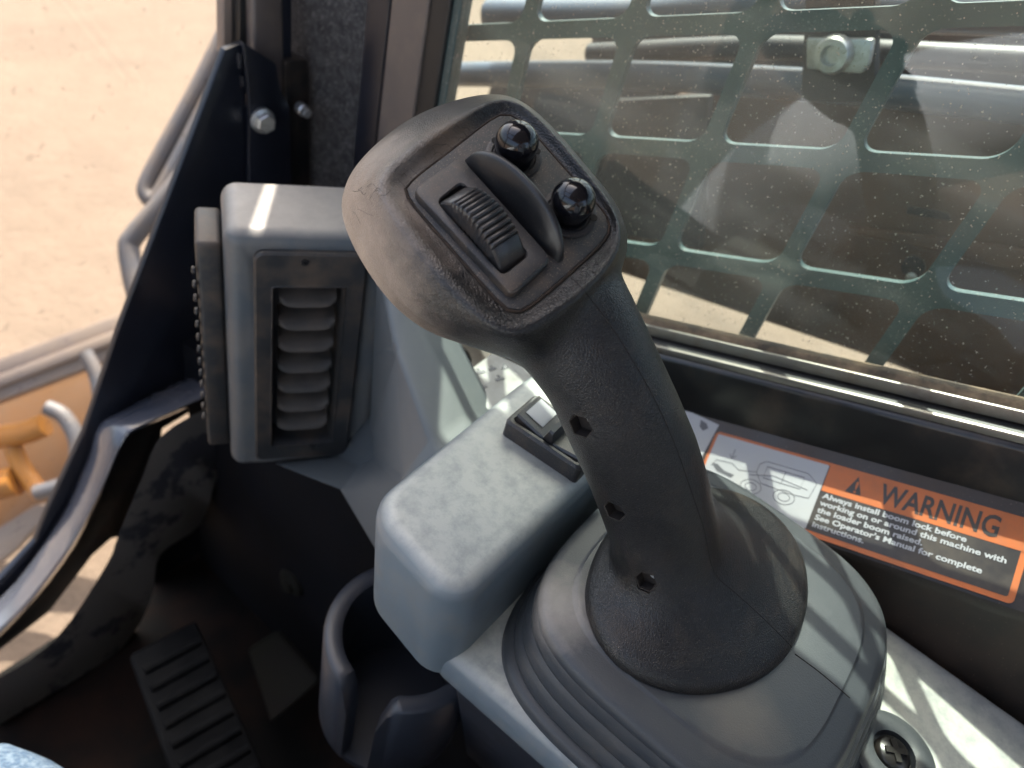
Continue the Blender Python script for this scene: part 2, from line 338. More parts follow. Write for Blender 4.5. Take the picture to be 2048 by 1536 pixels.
OUT_SIL = [(970, 184), (1038, 194), (1104, 250), (1176, 335), (1238, 410), (1260, 480), (1244, 552), (1200, 625), (1120, 700), (1045, 732), (955, 700), (865, 674), (792, 626), (732, 550), (684, 460), (674, 398), (706, 328), (786, 254), (868, 210)]
def lerp_out(A, B, t, h1, n=96):
    ra = star_ring(A, h1); rb = star_ring(B, h1); return [a * (1 - t) + b * t for a, b in zip(ra, rb)]
r_in = star_ring(OUT_PLATE, -0.0022)
rings = [scale_ring(r_in, 0.3, 0), scale_ring(r_in, 0.97, 0), scale_ring(r_in, 1.02, 0.0006)]
rings.append(lerp_out(OUT_PLATE, OUT_RIDGE, 0.45, -0.0008))
rings.append(lerp_out(OUT_PLATE, OUT_RIDGE, 0.85, 0.0012))
rings.append(lerp_out(OUT_RIDGE, OUT_SIL, 0.12, 0.0010))
rings.append(lerp_out(OUT_RIDGE, OUT_SIL, 0.34, -0.0030))
rings.append(lerp_out(OUT_RIDGE, OUT_SIL, 0.60, -0.0095))
rings.append(lerp_out(OUT_RIDGE, OUT_SIL, 0.84, -0.0180))
rings.append(lerp_out(OUT_RIDGE, OUT_SIL, 0.97, -0.0270))
r6 = lerp_out(OUT_RIDGE, OUT_SIL, 0.94, -0.0350)
rings += [r6, scale_ring(r6, 0.90, -0.008), scale_ring(r6, 0.72, -0.014), scale_ring(r6, 0.4, -0.018)]
bmG = bmesh.new()
def add_vf(bm, V, Fc):
    vs = [bm.verts.new(v) for v in V]
    for f in Fc: bm.faces.new([vs[i] for i in f])
add_vf(bmG, *loft(rings))
# the hand grip: (left px, right px, depth of axis, half depth)
GR = [((985, 655), (1205, 520), .293, .019), ((1030, 715), (1248, 560), .2965, .022), ((1058, 748), (1282, 630), .300, .0235), ((1092, 788), (1314, 700), .305, .0245),
      ((1128, 862), (1352, 785), .312, .0245), ((1164, 940), (1388, 870), .321, .0240), ((1196, 1020), (1415, 955), .331, .0235),
      ((1220, 1085), (1432, 1035), .341, .0235), ((1236, 1125), (1442, 1105), .349, .0235), ((1245, 1170), (1450, 1160), .356, .024)]
gr = []
mids = [(W(*l, d) + W(*r, d)) / 2 for l, r, d, k in GR]
for i, (l, r, d, k) in enumerate(GR):
    c = mids[i]; t = (mids[min(i + 1, len(GR) - 1)] - mids[max(i - 1, 0)]).normalized()
    a = (W(*r, d) - W(*l, d)) / 2; a = a - t * a.dot(t)
    b = t.cross(a.normalized()).normalized() * k
    n = 48; ring = []
    for j in range(n):
        th = 2 * math.pi * j / n; cx, sx = math.cos(th), math.sin(th)
        p = 2.0 / 2.25
        ring.append(c + a * (abs(cx) ** p * (1 if cx > 0 else -1)) + b * (abs(sx) ** p * (1 if sx > 0 else -1)))
    gr.append(ring)
add_vf(bmG, *loft(gr))
# the round flange at its foot
BOOTZ = -0.2870
FL = [(1166, 1170), (1170, 1235), (1198, 1300), (1252, 1354), (1330, 1388), (1412, 1396), (1502, 1375), (1568, 1326), (1602, 1260), (1614, 1190), (1600, 1112), (1552, 1042), (1482, 998), (1420, 984), (1335, 984), (1262, 1016), (1198, 1085)]
fl0 = chaikin([onz(u, v, BOOTZ - 0.002) for u, v in FL], 2)
fc = sum(fl0, Vector()) / len(fl0)
gdir = (mids[-1] - mids[-3]).normalized()
gfoot = mids[-1]
def flring(s, dz, tow): # shrink towards the axis of the grip as it rises
    c = fc.lerp(Vector((gfoot.x, gfoot.y, fc.z)), tow) if tow else fc
    sh = gdir * (-(dz) / max(0.2, -gdir.z)) * 0.9 * min(1, tow + 0.1)
    return [c + (p - fc) * s + Vector((sh.x, sh.y, dz)) for p in fl0]
fr = [flring(s, dz, tw) for s, dz, tw in ((0.5, -.001, 0), (1.0, 0, 0), (1.0, .0045, 0), (0.98, .0068, 0), (0.93, .0086, .03), (0.86, .0104, .08), (0.77, .0127, .16), (0.67, .0160, .28), (0.58, .0205, .42), (0.515, .027, .6), (0.47, .036, .8), (0.43, .046, .9))]
add_vf(bmG, *loft(fr))
bmesh.ops.recalc_face_normals(bmG, faces=bmG.faces)
me = bpy.data.meshes.new('grip_raw'); bmG.to_mesh(me); bmG.free()
tmp = bpy.data.objects.new('tmp', me); COL.objects.link(tmp)
rm = tmp.modifiers.new('r', 'REMESH'); rm.mode = 'VOXEL'; rm.voxel_size = 0.0009
dg = bpy.context.evaluated_depsgraph_get(); dg.update()
me2 = bpy.data.meshes.new_from_object(tmp.evaluated_get(dg))
nv = len(me2.vertices); co = np.empty(nv * 3); me2.vertices.foreach_get('co', co); co = co.reshape(-1, 3)
ed = np.empty(len(me2.edges) * 2, int); me2.edges.foreach_get('vertices', ed); ed = ed.reshape(-1, 2)
deg = np.bincount(ed.ravel(), minlength=nv).astype(float)
def lap(x):
    s = np.zeros_like(x)
    for k in range(3):
        s[:, k] = np.bincount(ed[:, 0], weights=x[ed[:, 1], k], minlength=nv) + np.bincount(ed[:, 1], weights=x[ed[:, 0], k], minlength=nv)
    return s / deg[:, None]
neck = np.array((mids[1] + mids[2]) / 2 + Vector((-.004, 0, -.0)))
hplane = (co - np.array(plate_c)) @ np.array(en)
pa = (co - np.array(plate_c)) @ np.array(ea); pb = (co - np.array(plate_c)) @ np.array(eb)
front = np.clip((hplane + 0.006) / 0.004, 0, 1) * np.clip((0.050 - np.hypot(pa, pb)) / 0.006, 0, 1)   # keep the face crisp
wn = np.clip(1.5 - np.linalg.norm(co - neck, axis=1) / 0.034, 0, 1)
fz = np.array(gfoot)
wf = np.clip(1.6 - np.abs(co[:, 2] - (BOOTZ + 0.034)) / 0.022, 0, 1)
wgt = np.clip(np.maximum(wn, wf), 0, 1) * (1 - front)
for it in range(140):
    L = lap(co); co += (L - co) * wgt[:, None] * 0.7
for it in range(8):
    L = lap(co); co += (L - co) * 0.5
me2.vertices.foreach_set('co', co.ravel()); me2.update()
bpy.data.objects.remove(tmp)
grip = bpy.data.objects.new('tmpg', me2); COL.objects.link(grip)
bv = BVHTree.FromObject(grip, dg) if False else BVHTree.FromPolygons([Vector(c) for c in co], [tuple(p.vertices) for p in me2.polygons])
def hit(bvh, u, v):
    h = bvh.ray_cast(Vector((0, 0, 0)), ray(u, v).normalized())
    return h[0], h[1]
# hexagonal pockets for the assembly screws
screws = []; cutters = []
HEX = [(1160, 853, 0.0056), (1228, 1023, 0.0053), (1291, 1165, 0.0052)]
inward = (AX * 0.50 - AY * 0.22 + AF * 0.84).normalized()
for u, v, rr in HEX:
    p, nrm = hit(bv, u, v)
    ax = (inward * 0.72 - nrm * 0.35).normalized()
    a, b, _ = basis(ax, AY)
    V, Fc = loft([circ(p - ax * 0.005, a * rr, b * rr, 6, 0.3), circ(p + ax * 0.011, a * rr, b * rr, 6, 0.3)])
    c = mk('cut', V, Fc); cutters.append(c); screws.append((p, ax, rr))
    md = grip.modifiers.new('b', 'BOOLEAN'); md.operation = 'DIFFERENCE'; md.object = c; md.solver = 'EXACT'
dg = bpy.context.evaluated_depsgraph_get(); dg.update()
me3 = bpy.data.meshes.new_from_object(grip.evaluated_get(dg)); me3.name = 'grip_shell'
bpy.data.objects.remove(grip)
for c in cutters: bpy.data.objects.remove(c)
shade(me3, 48); me3.materials.clear()
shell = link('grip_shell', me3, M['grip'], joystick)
for p, ax, rr in screws:
    a, b, _ = basis(ax, AY); q = p + ax * 0.0048 + (AX * .45 - AY * .30) * rr
    ln_ = circ(p + ax * .0010, a * rr * .985, b * rr * .985, 6, 0.3), circ(p + ax * .0090, a * rr * .985, b * rr * .985, 6, 0.3), circ(p + ax * .0090, a * rr * .90, b * rr * .90, 6, 0.3), circ(p + ax * .0010, a * rr * .90, b * rr * .90, 6, 0.3)
    V, Fc = loft([*ln_, ln_[0]], False, False); mk('pocket_liner', V, Fc, M['pocket'], joystick)
    V, Fc = loft([circ(p + ax * .0072, a * rr * .95, b * rr * .95, 6, 0.3), circ(p + ax * .0088, a * rr * .95, b * rr * .95, 6, 0.3)]); mk('pocket_floor', V, Fc, M['pocket'], joystick)
    V, Fc = lathe(q, -ax, [(rr * .36, -.003), (rr * .36, .0010), (rr * .30, .0014), (0, .0016)], 20); mk('screw_head', V, Fc, M['steel'], joystick, 40)
    V, Fc = lathe(q, -ax, [(rr * .50, -.0020), (rr * .50, -.0010), (rr * .42, -.0008)], 20); mk('washer', V, Fc, M['steel'], joystick, 40)
def surf_line(name, bvh, pts, r, m, parent, k=8, lift=0.0, seg=6):
    P2 = smoothpath([Vector((u, v, 0)) for u, v in pts], k); out = []
    for q in P2:
        p, nr = hit(bvh, q.x, q.y)
        if p is not None: out.append(p + nr * lift)
    if len(out) > 2:
        V, Fc = tube_vf(out, r, seg, 1); return mk(name, V, Fc, m, parent, 60)
surf_line('moulding_seam', bv, [(1143, 556), (1165, 578), (1215, 642), (1265, 720), (1310, 800), (1350, 890), (1385, 990), (1408, 1060), (1420, 1120), (1436, 1155), (1470, 1185), (1520, 1230), (1578, 1288), (1583, 1300)], 0.00028, M['seam'], joystick, 8, -0.0001)
# scuffs and scratches worn into the shoulder of the head
bm = bmesh.new(); rnd = random.Random(11)
for i in range(46):
    u, v = rnd.uniform(705, 960), 0
    v = 395 - (u - 690) * 0.62 + rnd.uniform(-10, 48); a_ = rnd.uniform(-1.1, 0.5); ln = rnd.uniform(8, 42); pts = []
    for k in range(9):
        t = k / 8; p, nr = hit(bv, u + math.cos(a_ + .5 * t) * ln * t, v + math.sin(a_ + .5 * t) * ln * t + 3 * math.sin(5 * t + i))
        if p is not None and (not pts or (p - pts[-1]).length < .006): pts.append(p + nr * .00002)
    if len(pts) > 3: add_vf(bm, *tube_vf(pts, rnd.choice((.00004, .00005, .00007)), 4, 1))
sm_ = bmo('scuff_marks', bm, M['seam'], joystick, 60); sm_['kind'] = 'stuff'
# dirt packed into the joint round the face plate
pr = star_ring(OUT_PLATE, 0)
def planar_prism(name, ring, h0, h1, m, parent, bev=0.0005):
    a = [p + en * h0 for p in ring]; return prism(name, a, en * (h1 - h0), m, parent, bev, 2)
plate_ring = scale_ring(star_ring(OUT_PLATE, 0, 64), 0.972, 0)
fp = planar_prism('face_plate', plate_ring, -0.0045, -0.0006, M['plate'], joystick, 0.0006)
gap = scale_ring(star_ring(OUT_PLATE, 0, 64), 0.985, -0.0013); V, Fc = tube_vf(gap + [gap[0]], 0.00055, 6, 1); mk('joint_dirt', V, Fc, M['dirt'], joystick, 60)
# roller housing with its opening
bz = [PL(823, 389, .0), PL(918, 322, .0), PL(1101, 526, .0), PL(1021, 600, .0)]
def rq(P, r, n=5):
    out = []
    for i in range(4):
        p = P[i]; a = (P[i - 1] - p).normalized(); b = (P[(i + 1) % 4] - p).normalized()
        for j in range(n + 1):
            t = j / n; out.append(p + a * r * (1 - t) ** 2 + b * r * t ** 2)
    return out
def qscale(P, s):
    c = sum(P, Vector()) / 4; return [c + (p - c) * s for p in P]
hole = [PL(874, 404, .003), PL(924, 364, .003), PL(1058, 508, .003), PL(1005, 551, .003)]
hole = [p - en * 0.003 for p in hole]
bo = rq(bz, 0.0035); bi = rq([p for p in hole], 0.0028)
rg = [[p - en * .001 for p in bo], [p + en * .0022 for p in bo], [p + en * .0031 for p in rq(qscale(bz, 0.972), 0.0035)], [p + en * .0033 for p in rq(qscale(bz, 0.93), 0.0035)], [p + en * .0032 for p in rq(qscale(hole, 1.03), .0028)], [p + en * .0026 for p in bi], [p - en * .004 for p in bi]]
V, Fc = loft(rg, False, True); mk('roller_housing', V, Fc, M['bezel'], joystick, 30)
# ribbed roller
hc = sum(hole, Vector()) / 4; hl = (hole[2] - hole[1]).normalized(); hw = en.cross(hl).normalized()
half = (hole[2] - hole[1]).length / 2 - 0.0004; ww = (hole[1] - hole[0]).length / 2 - 0.0004
top = 0.0128; R0 = (half ** 2 + top ** 2) / (2 * top); cc = hc + en * (top - R0)
amax = math.asin(min(0.999, half / R0)); rl = []; NS = 260
for i in range(NS + 1):
    an = -amax + 2 * amax * i / NS; s = i / NS; rr = R0
    if 0.24 < s < 0.76: rr += 0.0013 * (abs(math.sin((s - 0.24) / 0.52 * math.pi * 11)) ** 0.7) - 0.0006
    p = cc + hl * rr * math.sin(an) + en * rr * math.cos(an)
    e = 0.0012
    rl.append([p - hw * ww - en * .010, p - hw * ww - en * e, p - hw * (ww - e * .4) - en * e * .3, p - hw * (ww - e), p + hw * (ww - e), p + hw * (ww - e * .4) - en * e * .3, p + hw * ww - en * e, p + hw * ww - en * .010])
V, Fc = loft(rl); mk('thumb_roller', V, Fc, M['roller'], joystick, 35)
# D-shaped divider fin between roller and buttons
b0 = PL(925, 322, 0); b1 = PL(1113, 527, 0); L_ = (b1 - b0).length; fd = (b1 - b0).normalized(); fw = en.cross(fd).normalized()
if fw.dot(eb) < 0: fw = -fw
fin = []; NF = 40
for i in range(NF + 1):
    t = i / NF; x = L_ * t; h = 0.0135 * (max(0, 1 - abs(2 * t - 1) ** 2.3)) ** 0.62 + 0.0001
    th = 0.0028 * (0.35 + 0.65 * min(1, 6 * min(t, 1 - t) + .1)); lean = 0.30
    c0 = b0 + fd * x - en * .001
    ring = []
    for w_, hh in ((-1.0, 0), (-.75, .55), (-.42, .90), (-.2, .985), (.1, 1.0), (.42, .96), (.62, .86), (.95, .5), (1.0, 0)):
        ring.append(c0 + fw * (th * w_ + 0.0022 + h * hh * lean) + en * (h * hh + .001 * (hh > 0)))
    fin.append(ring)
V, Fc = loft(fin); mk('divider_fin', V, Fc, M['fin'], joystick, 50)
# two domed push buttons on notched collars
def button(u, v, ang):
    c = PL(u, v, -0.0006)
    V, Fc = lathe(c, en, [(0.0107, 0), (0.0107, .0006), (0.0101, .0009), (.0086, .0009), (.0080, .0002), (.004, .0002)], 40, ea)
    col = mk('button_collar', V, Fc, M['bezel'], joystick, 30)
    for k in (0, 1, 2):
        a, b, _ = basis(en, ea); dd = a * math.cos(ang + k * 2.1) + b * math.sin(ang + k * 2.1)
        V, Fc = lathe(c + dd * 0.0094 + en * .0003, en, [(.0014, 0), (.0014, .0008)], 14, ea); mk('notch', V, Fc, M['seam'], col, 30)
    pts = [(.0074, 0), (.0076, .0050), (.0079, .0062)]
    for i in range(0, 19):
        a = R_(-8 + 98 * i / 18); pts.append((.0081 * math.cos(a), .0082 + .0077 * math.sin(a)))
    V, Fc = lathe(c, en, pts, 48, ea); mk('dome_button', V, Fc, M['dome'], joystick, 80)
button(1027, 314, 0.6); button(1137, 427, 2.2)

# ---- rubber boot: stepped square skirt and bellows
bc = Vector((0.2580, -0.0035, 0))
def sq(sx, sy, z, p=3.4, n=96, rx=0.0, fy=0.0):      # rx, fy: extra spread to the right and to the rear
    out = []
    for i in range(n):
        a = 2 * math.pi * i / n; c, s = math.cos(a), math.sin(a); e = 2 / p
        out.append(Vector((bc.x + (sx + (rx if c > 0 else 0)) * abs(c) ** e * (1 if c > 0 else -1), bc.y + (sy + (fy if s < 0 else 0)) * abs(s) ** e * (1 if s > 0 else -1), z)))
    return out
HX, HY = 0.0805, 0.0745
prof = [(.25, -.2878), (.5, -.2878), (.79, -.2884), (.815, -.2887), (.828, -.2897), (.84, -.2900), (.93, -.2912), (.975, -.2924), (.995, -.2942), (1.0, -.2965), (.995, -.2985)]
V, Fc = loft([sq(HX * s, HY * s, z) for s, z in prof]); boot = mk('rubber_boot', V, Fc, M['boot'], joystick, 35)
bboot = BVHTree.FromPolygons(V, [f for f in Fc if len(f) == 4])
z = -.2985; s = 0.985
for k in range(3):
    ps = [(s - .012, z + .0006), (s + .004, z - .0012), (s + .014, z - .0035), (s + .018, z - .0065), (s + .014, z - .0092), (s + .002, z - .0105)]
    fx = (.0045, .0110, .0165)[k]; V2, F2 = loft([sq(HX * a, HY * a, b, rx=fx + (.003 if 1 < i < 5 else 0), fy=fx * .55) for i, (a, b) in enumerate(ps)]); mk('bellows_fold', V2, F2, M['boot'], joystick, 50)
    z -= .0104; s += .021
V2, F2 = loft([sq(HX * a, HY * a, b, rx=.0175, fy=.010) for a, b in ((1.0, -.329), (1.06, -.330), (1.085, -.3315), (1.09, -.3342), (1.09, -.336))]); mk('boot_flange', V2, F2, M['boot'], joystick, 50)
surf_line('slit_line', bboot, [(1590, 1308), (1640, 1345), (1700, 1396)], 0.0003, M['seam'], joystick, 8)
# screw lug on the corner of the boot
lc = onz(1778, 1512, -0.3345)
V2, F2 = lathe(lc, Vector((0, 0, 1)), [(.021, 0), (.021, .004), (.019, .0055), (.0125, .0058), (.0105, .0050), (.0100, .0010)], 36); lug = mk('screw_lug', V2, F2, M['boot'], joystick, 45)
V2, F2 = lathe(lc, Vector((0, 0, 1)), [(.0085, .001), (.0085, .004), (.0070, .0055), (.0, .006)], 28); mk('screw_head', V2, F2, M['black'], joystick, 45)
bm = box_bm(lc + Vector((0, 0, .0062)), Vector((.0045, .003, 0)), Vector((-.0008, .0012, 0)), Vector((0, 0, .0006)))
box_bm(lc + Vector((0, 0, .0062)), Vector((-.003, .0045, 0)), Vector((.0012, .0008, 0)), Vector((0, 0, .00065)), 0, 2, bm); bmo('screw_cross', bm, M['seam'], lug)

# ================================================================ CONSOLE
CZ, BZ = -0.3360, -0.2800
console = thing('control_console', (0.25, -0.1, CZ), 'grey plastic side console with a raised box, under the black joystick', 'console')
# floor of the console (deck) with a rounded inner edge
e1 = onz(930, 1345, CZ); e2 = onz(1150, 1536, CZ)
xl = 0.166
deck = [Vector((xl, 0.088, CZ)), Vector((0.362, 0.088, CZ)), Vector((0.362, -0.42, CZ)), Vector((xl + 0.012, -0.42, CZ))]
bm = prism_bm(deck, Vector((0, 0, -0.024)), 0.009, 5); bmo('console_deck', bm, M['console'], console, 50)
# raised box: outline seen in the photograph
BX = [onz(752, 1010, BZ), onz(1062, 752, BZ), onz(1230, 850, BZ) , onz(1215, 930, BZ), onz(908, 1206, BZ)]
bxp = [onz(724, 1008, BZ), onz(1056, 742, BZ), Vector((0.340, 0.150, BZ)), Vector((0.340, 0.0805, BZ)), onz(911, 1222, BZ)]
own = prism_bm(bxp, Vector((0, 0, -0.072)), 0, 1)
vert = [e for e in own.edges if abs((e.verts[0].co - e.verts[1].co).z) > 0.05]
bmesh.ops.bevel(own, geom=vert, offset=0.019, segments=8, affect='EDGES', profile=0.5)
topf = [e for e in own.edges if all(abs(v.co.z - BZ) < 1e-5 for v in e.verts)]
bmesh.ops.bevel(own, geom=topf, offset=0.0095, segments=7, affect='EDGES', profile=0.5)
for v in own.verts:
    if v.co.z < BZ - 0.05: v.co = v.co + Vector((0.004, -0.003, 0)) if v.co.x < 0.24 else v.co
bmo('switch_box', own, M['console'], console, 50)
# side skirt of the console towards the foot well
sk = [Vector((xl + .006, 0.082, CZ - .012)), Vector((xl + .018, -0.42, CZ - .012)), Vector((xl + .085, -0.42, -0.60)), Vector((xl + .085, 0.082, -0.60))]
prism('side_skirt', sk, Vector((0.05, 0, 0)), M['cup'], console, 0.004, 3)

# ---- rocker switch on the box
def BO(u, v, h=0.0): return onz(u, v, BZ + h)
rs = thing('rocker_switch', BO(1090, 900), 'black rocker switch with a painted white glare, on the grey box behind the joystick', 'switch')
q = [BO(1003, 868, 0), BO(1062, 812, 0), BO(1205, 905, 0), BO(1150, 968, 0)]
ex = (q[2] - q[1]).normalized(); ey = Vector((0, 0, 1)).cross(ex).normalized()
if ey.dot(q[1] - q[0]) < 0: ey = -ey
c = sum(q, Vector()) / 4 + Vector((0, 0, 0)); hx, hy = (q[2] - q[1]).length / 2, (q[1] - q[0]).length / 2
Z = Vector((0, 0, 1))
body = [rrect(c - Z * .001, ex, ey, hx, hy, .003), rrect(c + Z * .009, ex, ey, hx, hy, .003), rrect(c + Z * .0105, ex, ey, hx - .0012, hy - .0012, .003), rrect(c + Z * .0105, ex, ey, hx - .0028, hy - .0028, .002), rrect(c + Z * .0070, ex, ey, hx - .0034, hy - .0034, .002)]
V, Fc = loft(body); mk('switch_bezel', V, Fc, M['bezel'], rs, 35)
cr = c + Z * .0085
kx, ky = hx - .0040, hy - .0040
def RK(x, y, z): return cr + ex * (x * kx) + ey * (y * ky) + Z * z
for nm, pts, m in (('rocker_key', [(-1, .0060), (-.12, .0020), (0, .0090), (.12, .0085), (.2, .0018), (1, .0040)], 'roller'),):
    V = []; 
    for y in (-1, -.92, .92, 1):
        for x, z in pts: V.append(RK(x, y, z - (.0012 if abs(y) == 1 else 0)))
        V.append(RK(1, y, -.004)); V.append(RK(-1, y, -.004))
    n = len(pts) + 2; Fc = [(i * n + j, i * n + (j + 1) % n, (i + 1) * n + (j + 1) % n, (i + 1) * n + j) for i in range(3) for j in range(n)]
    Fc += [tuple(range(n)), tuple(3 * n + j for j in range(n))]
    mk(nm, V, Fc, M[m], rs, 25)
V = [RK(-.88, -.55, .0057), RK(-.30, -.55, .0032), RK(-.30, .8, .0032), RK(-.88, .8, .0057)]; prism('painted_glare', V, Z * .0004, M['dec_w'], rs, 0.0001)  # white glare on the key, painted as a flat pale patch

# ================================================================ VENT HOUSING
H1 = Vector((0.824, -0.566, 0)).normalized(); HN = Vector((-0.566, -0.824, 0)).normalized()   # width and outward directions of the vent face
VP = W(500, 500, 0.45)                           # corner of the vent panel
def VF(u, v, off=0.0): return onp(u, v, VP + HN * off, HN)
vh = thing('vent_housing', VF(600, 700, -.02), 'grey moulded plastic vent housing in the front corner behind the joystick head', 'housing')
ZT = VF(460, 478, 0).z + 0.004
hl0, hr0 = VF(446, 500), VF(800, 500); bl = VF(486, 930)
zb = VF(520, 935).z
A_ = Vector((hl0.x, hl0.y, ZT)); B_ = Vector((hr0.x, hr0.y, ZT))
depth = (onz(455, 352, ZT) - A_).dot(-HN)
own = prism_bm([A_, B_, B_ - HN * depth, A_ - HN * depth], Vector((0, 0, zb - ZT)), 0, 1)
bmesh.ops.bevel(own, geom=list(own.edges), offset=0.010, segments=6, affect='EDGES', profile=0.5)
bmo('housing_body', own, M['vent_g'], vh, 50)
# slim side box with serrated edge
a0 = onz(412, 405, ZT - .012); 
sb = [A_ - H1 * 0.0155 - HN * .010, A_ - H1 * .0005 - HN * .010, A_ - H1 * .0005 - HN * (depth * .8), A_ - H1 * 0.0155 - HN * (depth * .8)]
sb = [p + Vector((0, 0, -.014)) for p in sb]
prism('side_box', sb, Vector((0, 0, zb - ZT + .030)), M['vent_d'], vh, 0.003, 3)
for k in range(13):
    p = sb[0] - H1 * .0009 + Vector((0, 0, -.020 - .0105 * k)); V, Fc = lathe(p - HN * .001, -H1, [(.0026, 0), (.0026, .0014), (.001, .0018)], 10); mk('edge_stud', V, Fc, M['vent_d'], vh, 40)
# vent panel on the face
vent = thing('air_vent', VF(610, 700), 'black louvred air vent with seven curved slats, set in the grey housing', 'air vent')
pc = [VF(500, 498), VF(735, 500), VF(722, 905), VF(532, 908)]
pcx = (VF(505, 700) + VF(718, 700)) / 2
ptop = VF(610, 500).z; pbot = VF(620, 906).z; pw = abs((VF(735, 505) - VF(497, 505)).dot(H1)) / 2 * 0.97
pm = pcx.copy(); pm.z = (ptop + pbot) / 2; ph = (ptop - pbot) / 2
otop = VF(600, 566).z; obot = VF(600, 880).z; om = pm.copy(); om += H1 * ((VF(612, 700) - pm).dot(H1)); om.z = (otop + obot) / 2; oh = (otop - obot) / 2
ow = abs((VF(684, 700) - VF(548, 700)).dot(H1)) / 2
UP = Vector((0, 0, 1))
rg = [rrect(pm, H1, UP, pw, ph, .006), rrect(pm + HN * .003, H1, UP, pw, ph, .006), rrect(pm + HN * .0042, H1, UP, pw - .0014, ph - .0014, .005), rrect(pm + HN * .0042, H1, UP, pw - .003, ph - .003, .004),
      rrect(om + HN * .0042, H1, UP, ow + .0005, oh + .0005, .0015), rrect(om + HN * .0048, H1, UP, ow, oh, .0015), rrect(om - HN * .004, H1, UP, ow - .001, oh - .001, .0015), rrect(om - HN * .0165, H1, UP, ow - .002, oh - .002, .0015)]
# cut the housing front open behind the vent so that it has real depth
V, Fc = loft(rg, False, True); vp = mk('vent_panel', V, Fc, M['vent_d'], vent, 30)
hb = [o for o in COL.objects if o.name == 'housing_body'][0]
cut = box('cut', om - HN * .004 , H1 * (ow + .002), UP * (oh + .002), HN * .0170, M['vent_d'], None, 0)
md = hb.modifiers.new('b', 'BOOLEAN'); md.operation = 'DIFFERENCE'; md.object = cut; md.solver = 'EXACT'
hb.location = hb.location
dg = bpy.context.evaluated_depsgraph_get(); dg.update()
nm_ = bpy.data.meshes.new_from_object(hb.evaluated_get(dg)); 
# (the cutter sits in world space, the housing is parented: evaluated mesh is in the housing's own space)
hb.modifiers.clear(); hb.data = nm_; bpy.data.objects.remove(cut)
gx = ow - .0045
for k in range(7):
    zc = otop - .012 - k * (otop - obot - .020) / 6.6
    cen = om.copy(); cen.z = zc; rings_ = []
    for i in range(25):
        x = -1 + 2 * i / 24; sag = -.0034 * (1 - abs(x) ** 5) + .0024
        px_ = cen + H1 * (x * gx)
        edge = (1 - abs(x) ** 6)
        rr = []
        for (o_, dz) in ((-.014, .0040), (-.006, .0030), (.0002 * edge, -.0012), (.0022 * edge, -.0034), (.0024 * edge, -.0046), (.0014 * edge, -.0050), (-.001, -.0030), (-.006, .0012), (-.014, .0022)):
            rr.append(px_ + HN * (o_) + UP * (dz + (sag if o_ > -.002 else 0)))
        rings_.append(rr)
    V, Fc = loft(rings_); mk('slat', V, Fc, M['slat'], vent, 50)
for (u, v) in ((610, 525), (626, 893)):
    V, Fc = lathe(VF(u, v, .0042), HN, [(.0024, 0), (.0022, .0010), (.0010, .0010), (.0006, .0002)], 16); mk('panel_screw', V, Fc, M['black'], vent, 40)
# duct running from the housing down to the console
dc = thing('duct_cover', (0.27, 0.2, -0.35), 'grey angular duct cover joining the vent housing to the console', 'duct cover')
def faces_solid(name, P, Fc, m, parent, bev=0.003, seg=3, thick=None):
    bm = bmesh.new(); vs = [bm.verts.new(p) for p in P]
    for f in Fc: bm.faces.new([vs[i] for i in f])
    bmesh.ops.recalc_face_normals(bm, faces=bm.faces)
    ed_ = [e for e in bm.edges if len(e.link_faces) == 2]
    if bev: bmesh.ops.bevel(bm, geom=ed_, offset=bev, segments=seg, affect='EDGES', profile=0.5)
    return bmo(name, bm, m, parent, 50)
# points: ridge line (front, light) and the receding faces either side
a1 = W(800, 500, .470); a2 = W(812, 600, .462); a3 = W(928, 834, .440); a4 = W(985, 930, .420)      # outer right edge
b1 = VF(752, 520, .006); b2 = W(790, 700, .446); b3 = W(868, 885, .425); b4 = W(930, 1010, .405)     # crease
c1 = VF(744, 720, .004); c2 = VF(735, 905, .001); c3 = W(800, 960, .430); c4 = W(860, 1060, .41)
d2 = VF(540, 926, -.002); d3 = W(690, 985, .520); d4 = W(768, 1135, .480); d5 = W(800, 1250, .46)
back = AF * 0.03 + AX * .02
P = [a1, a2, a3, a4, b1, b2, b3, b4, c1, c2, c3, c4, d2, d3, d4, d5]
Fq = [(0, 1, 5, 4), (1, 2, 6, 5), (2, 3, 7, 6), (4, 5, 8), (5, 6, 10, 9), (5, 9, 8), (6, 7, 11, 10), (9, 13, 12), (9, 10, 14, 13), (10, 11, 15, 14)]
n0 = len(P)
edge_loop = [0, 1, 2, 3, 7, 11, 15, 14, 13, 12, 9, 8, 4]
P += [P[i] + back for i in edge_loop]
for i in range(len(edge_loop)):
    j = (i + 1) % len(edge_loop); Fq.append((edge_loop[i], edge_loop[j], n0 + j, n0 + i))
Fq.append(tuple(n0 + i for i in range(len(edge_loop))))
faces_solid('duct_shell', P, Fq, M['duct'], dc, 0.0035, 4)

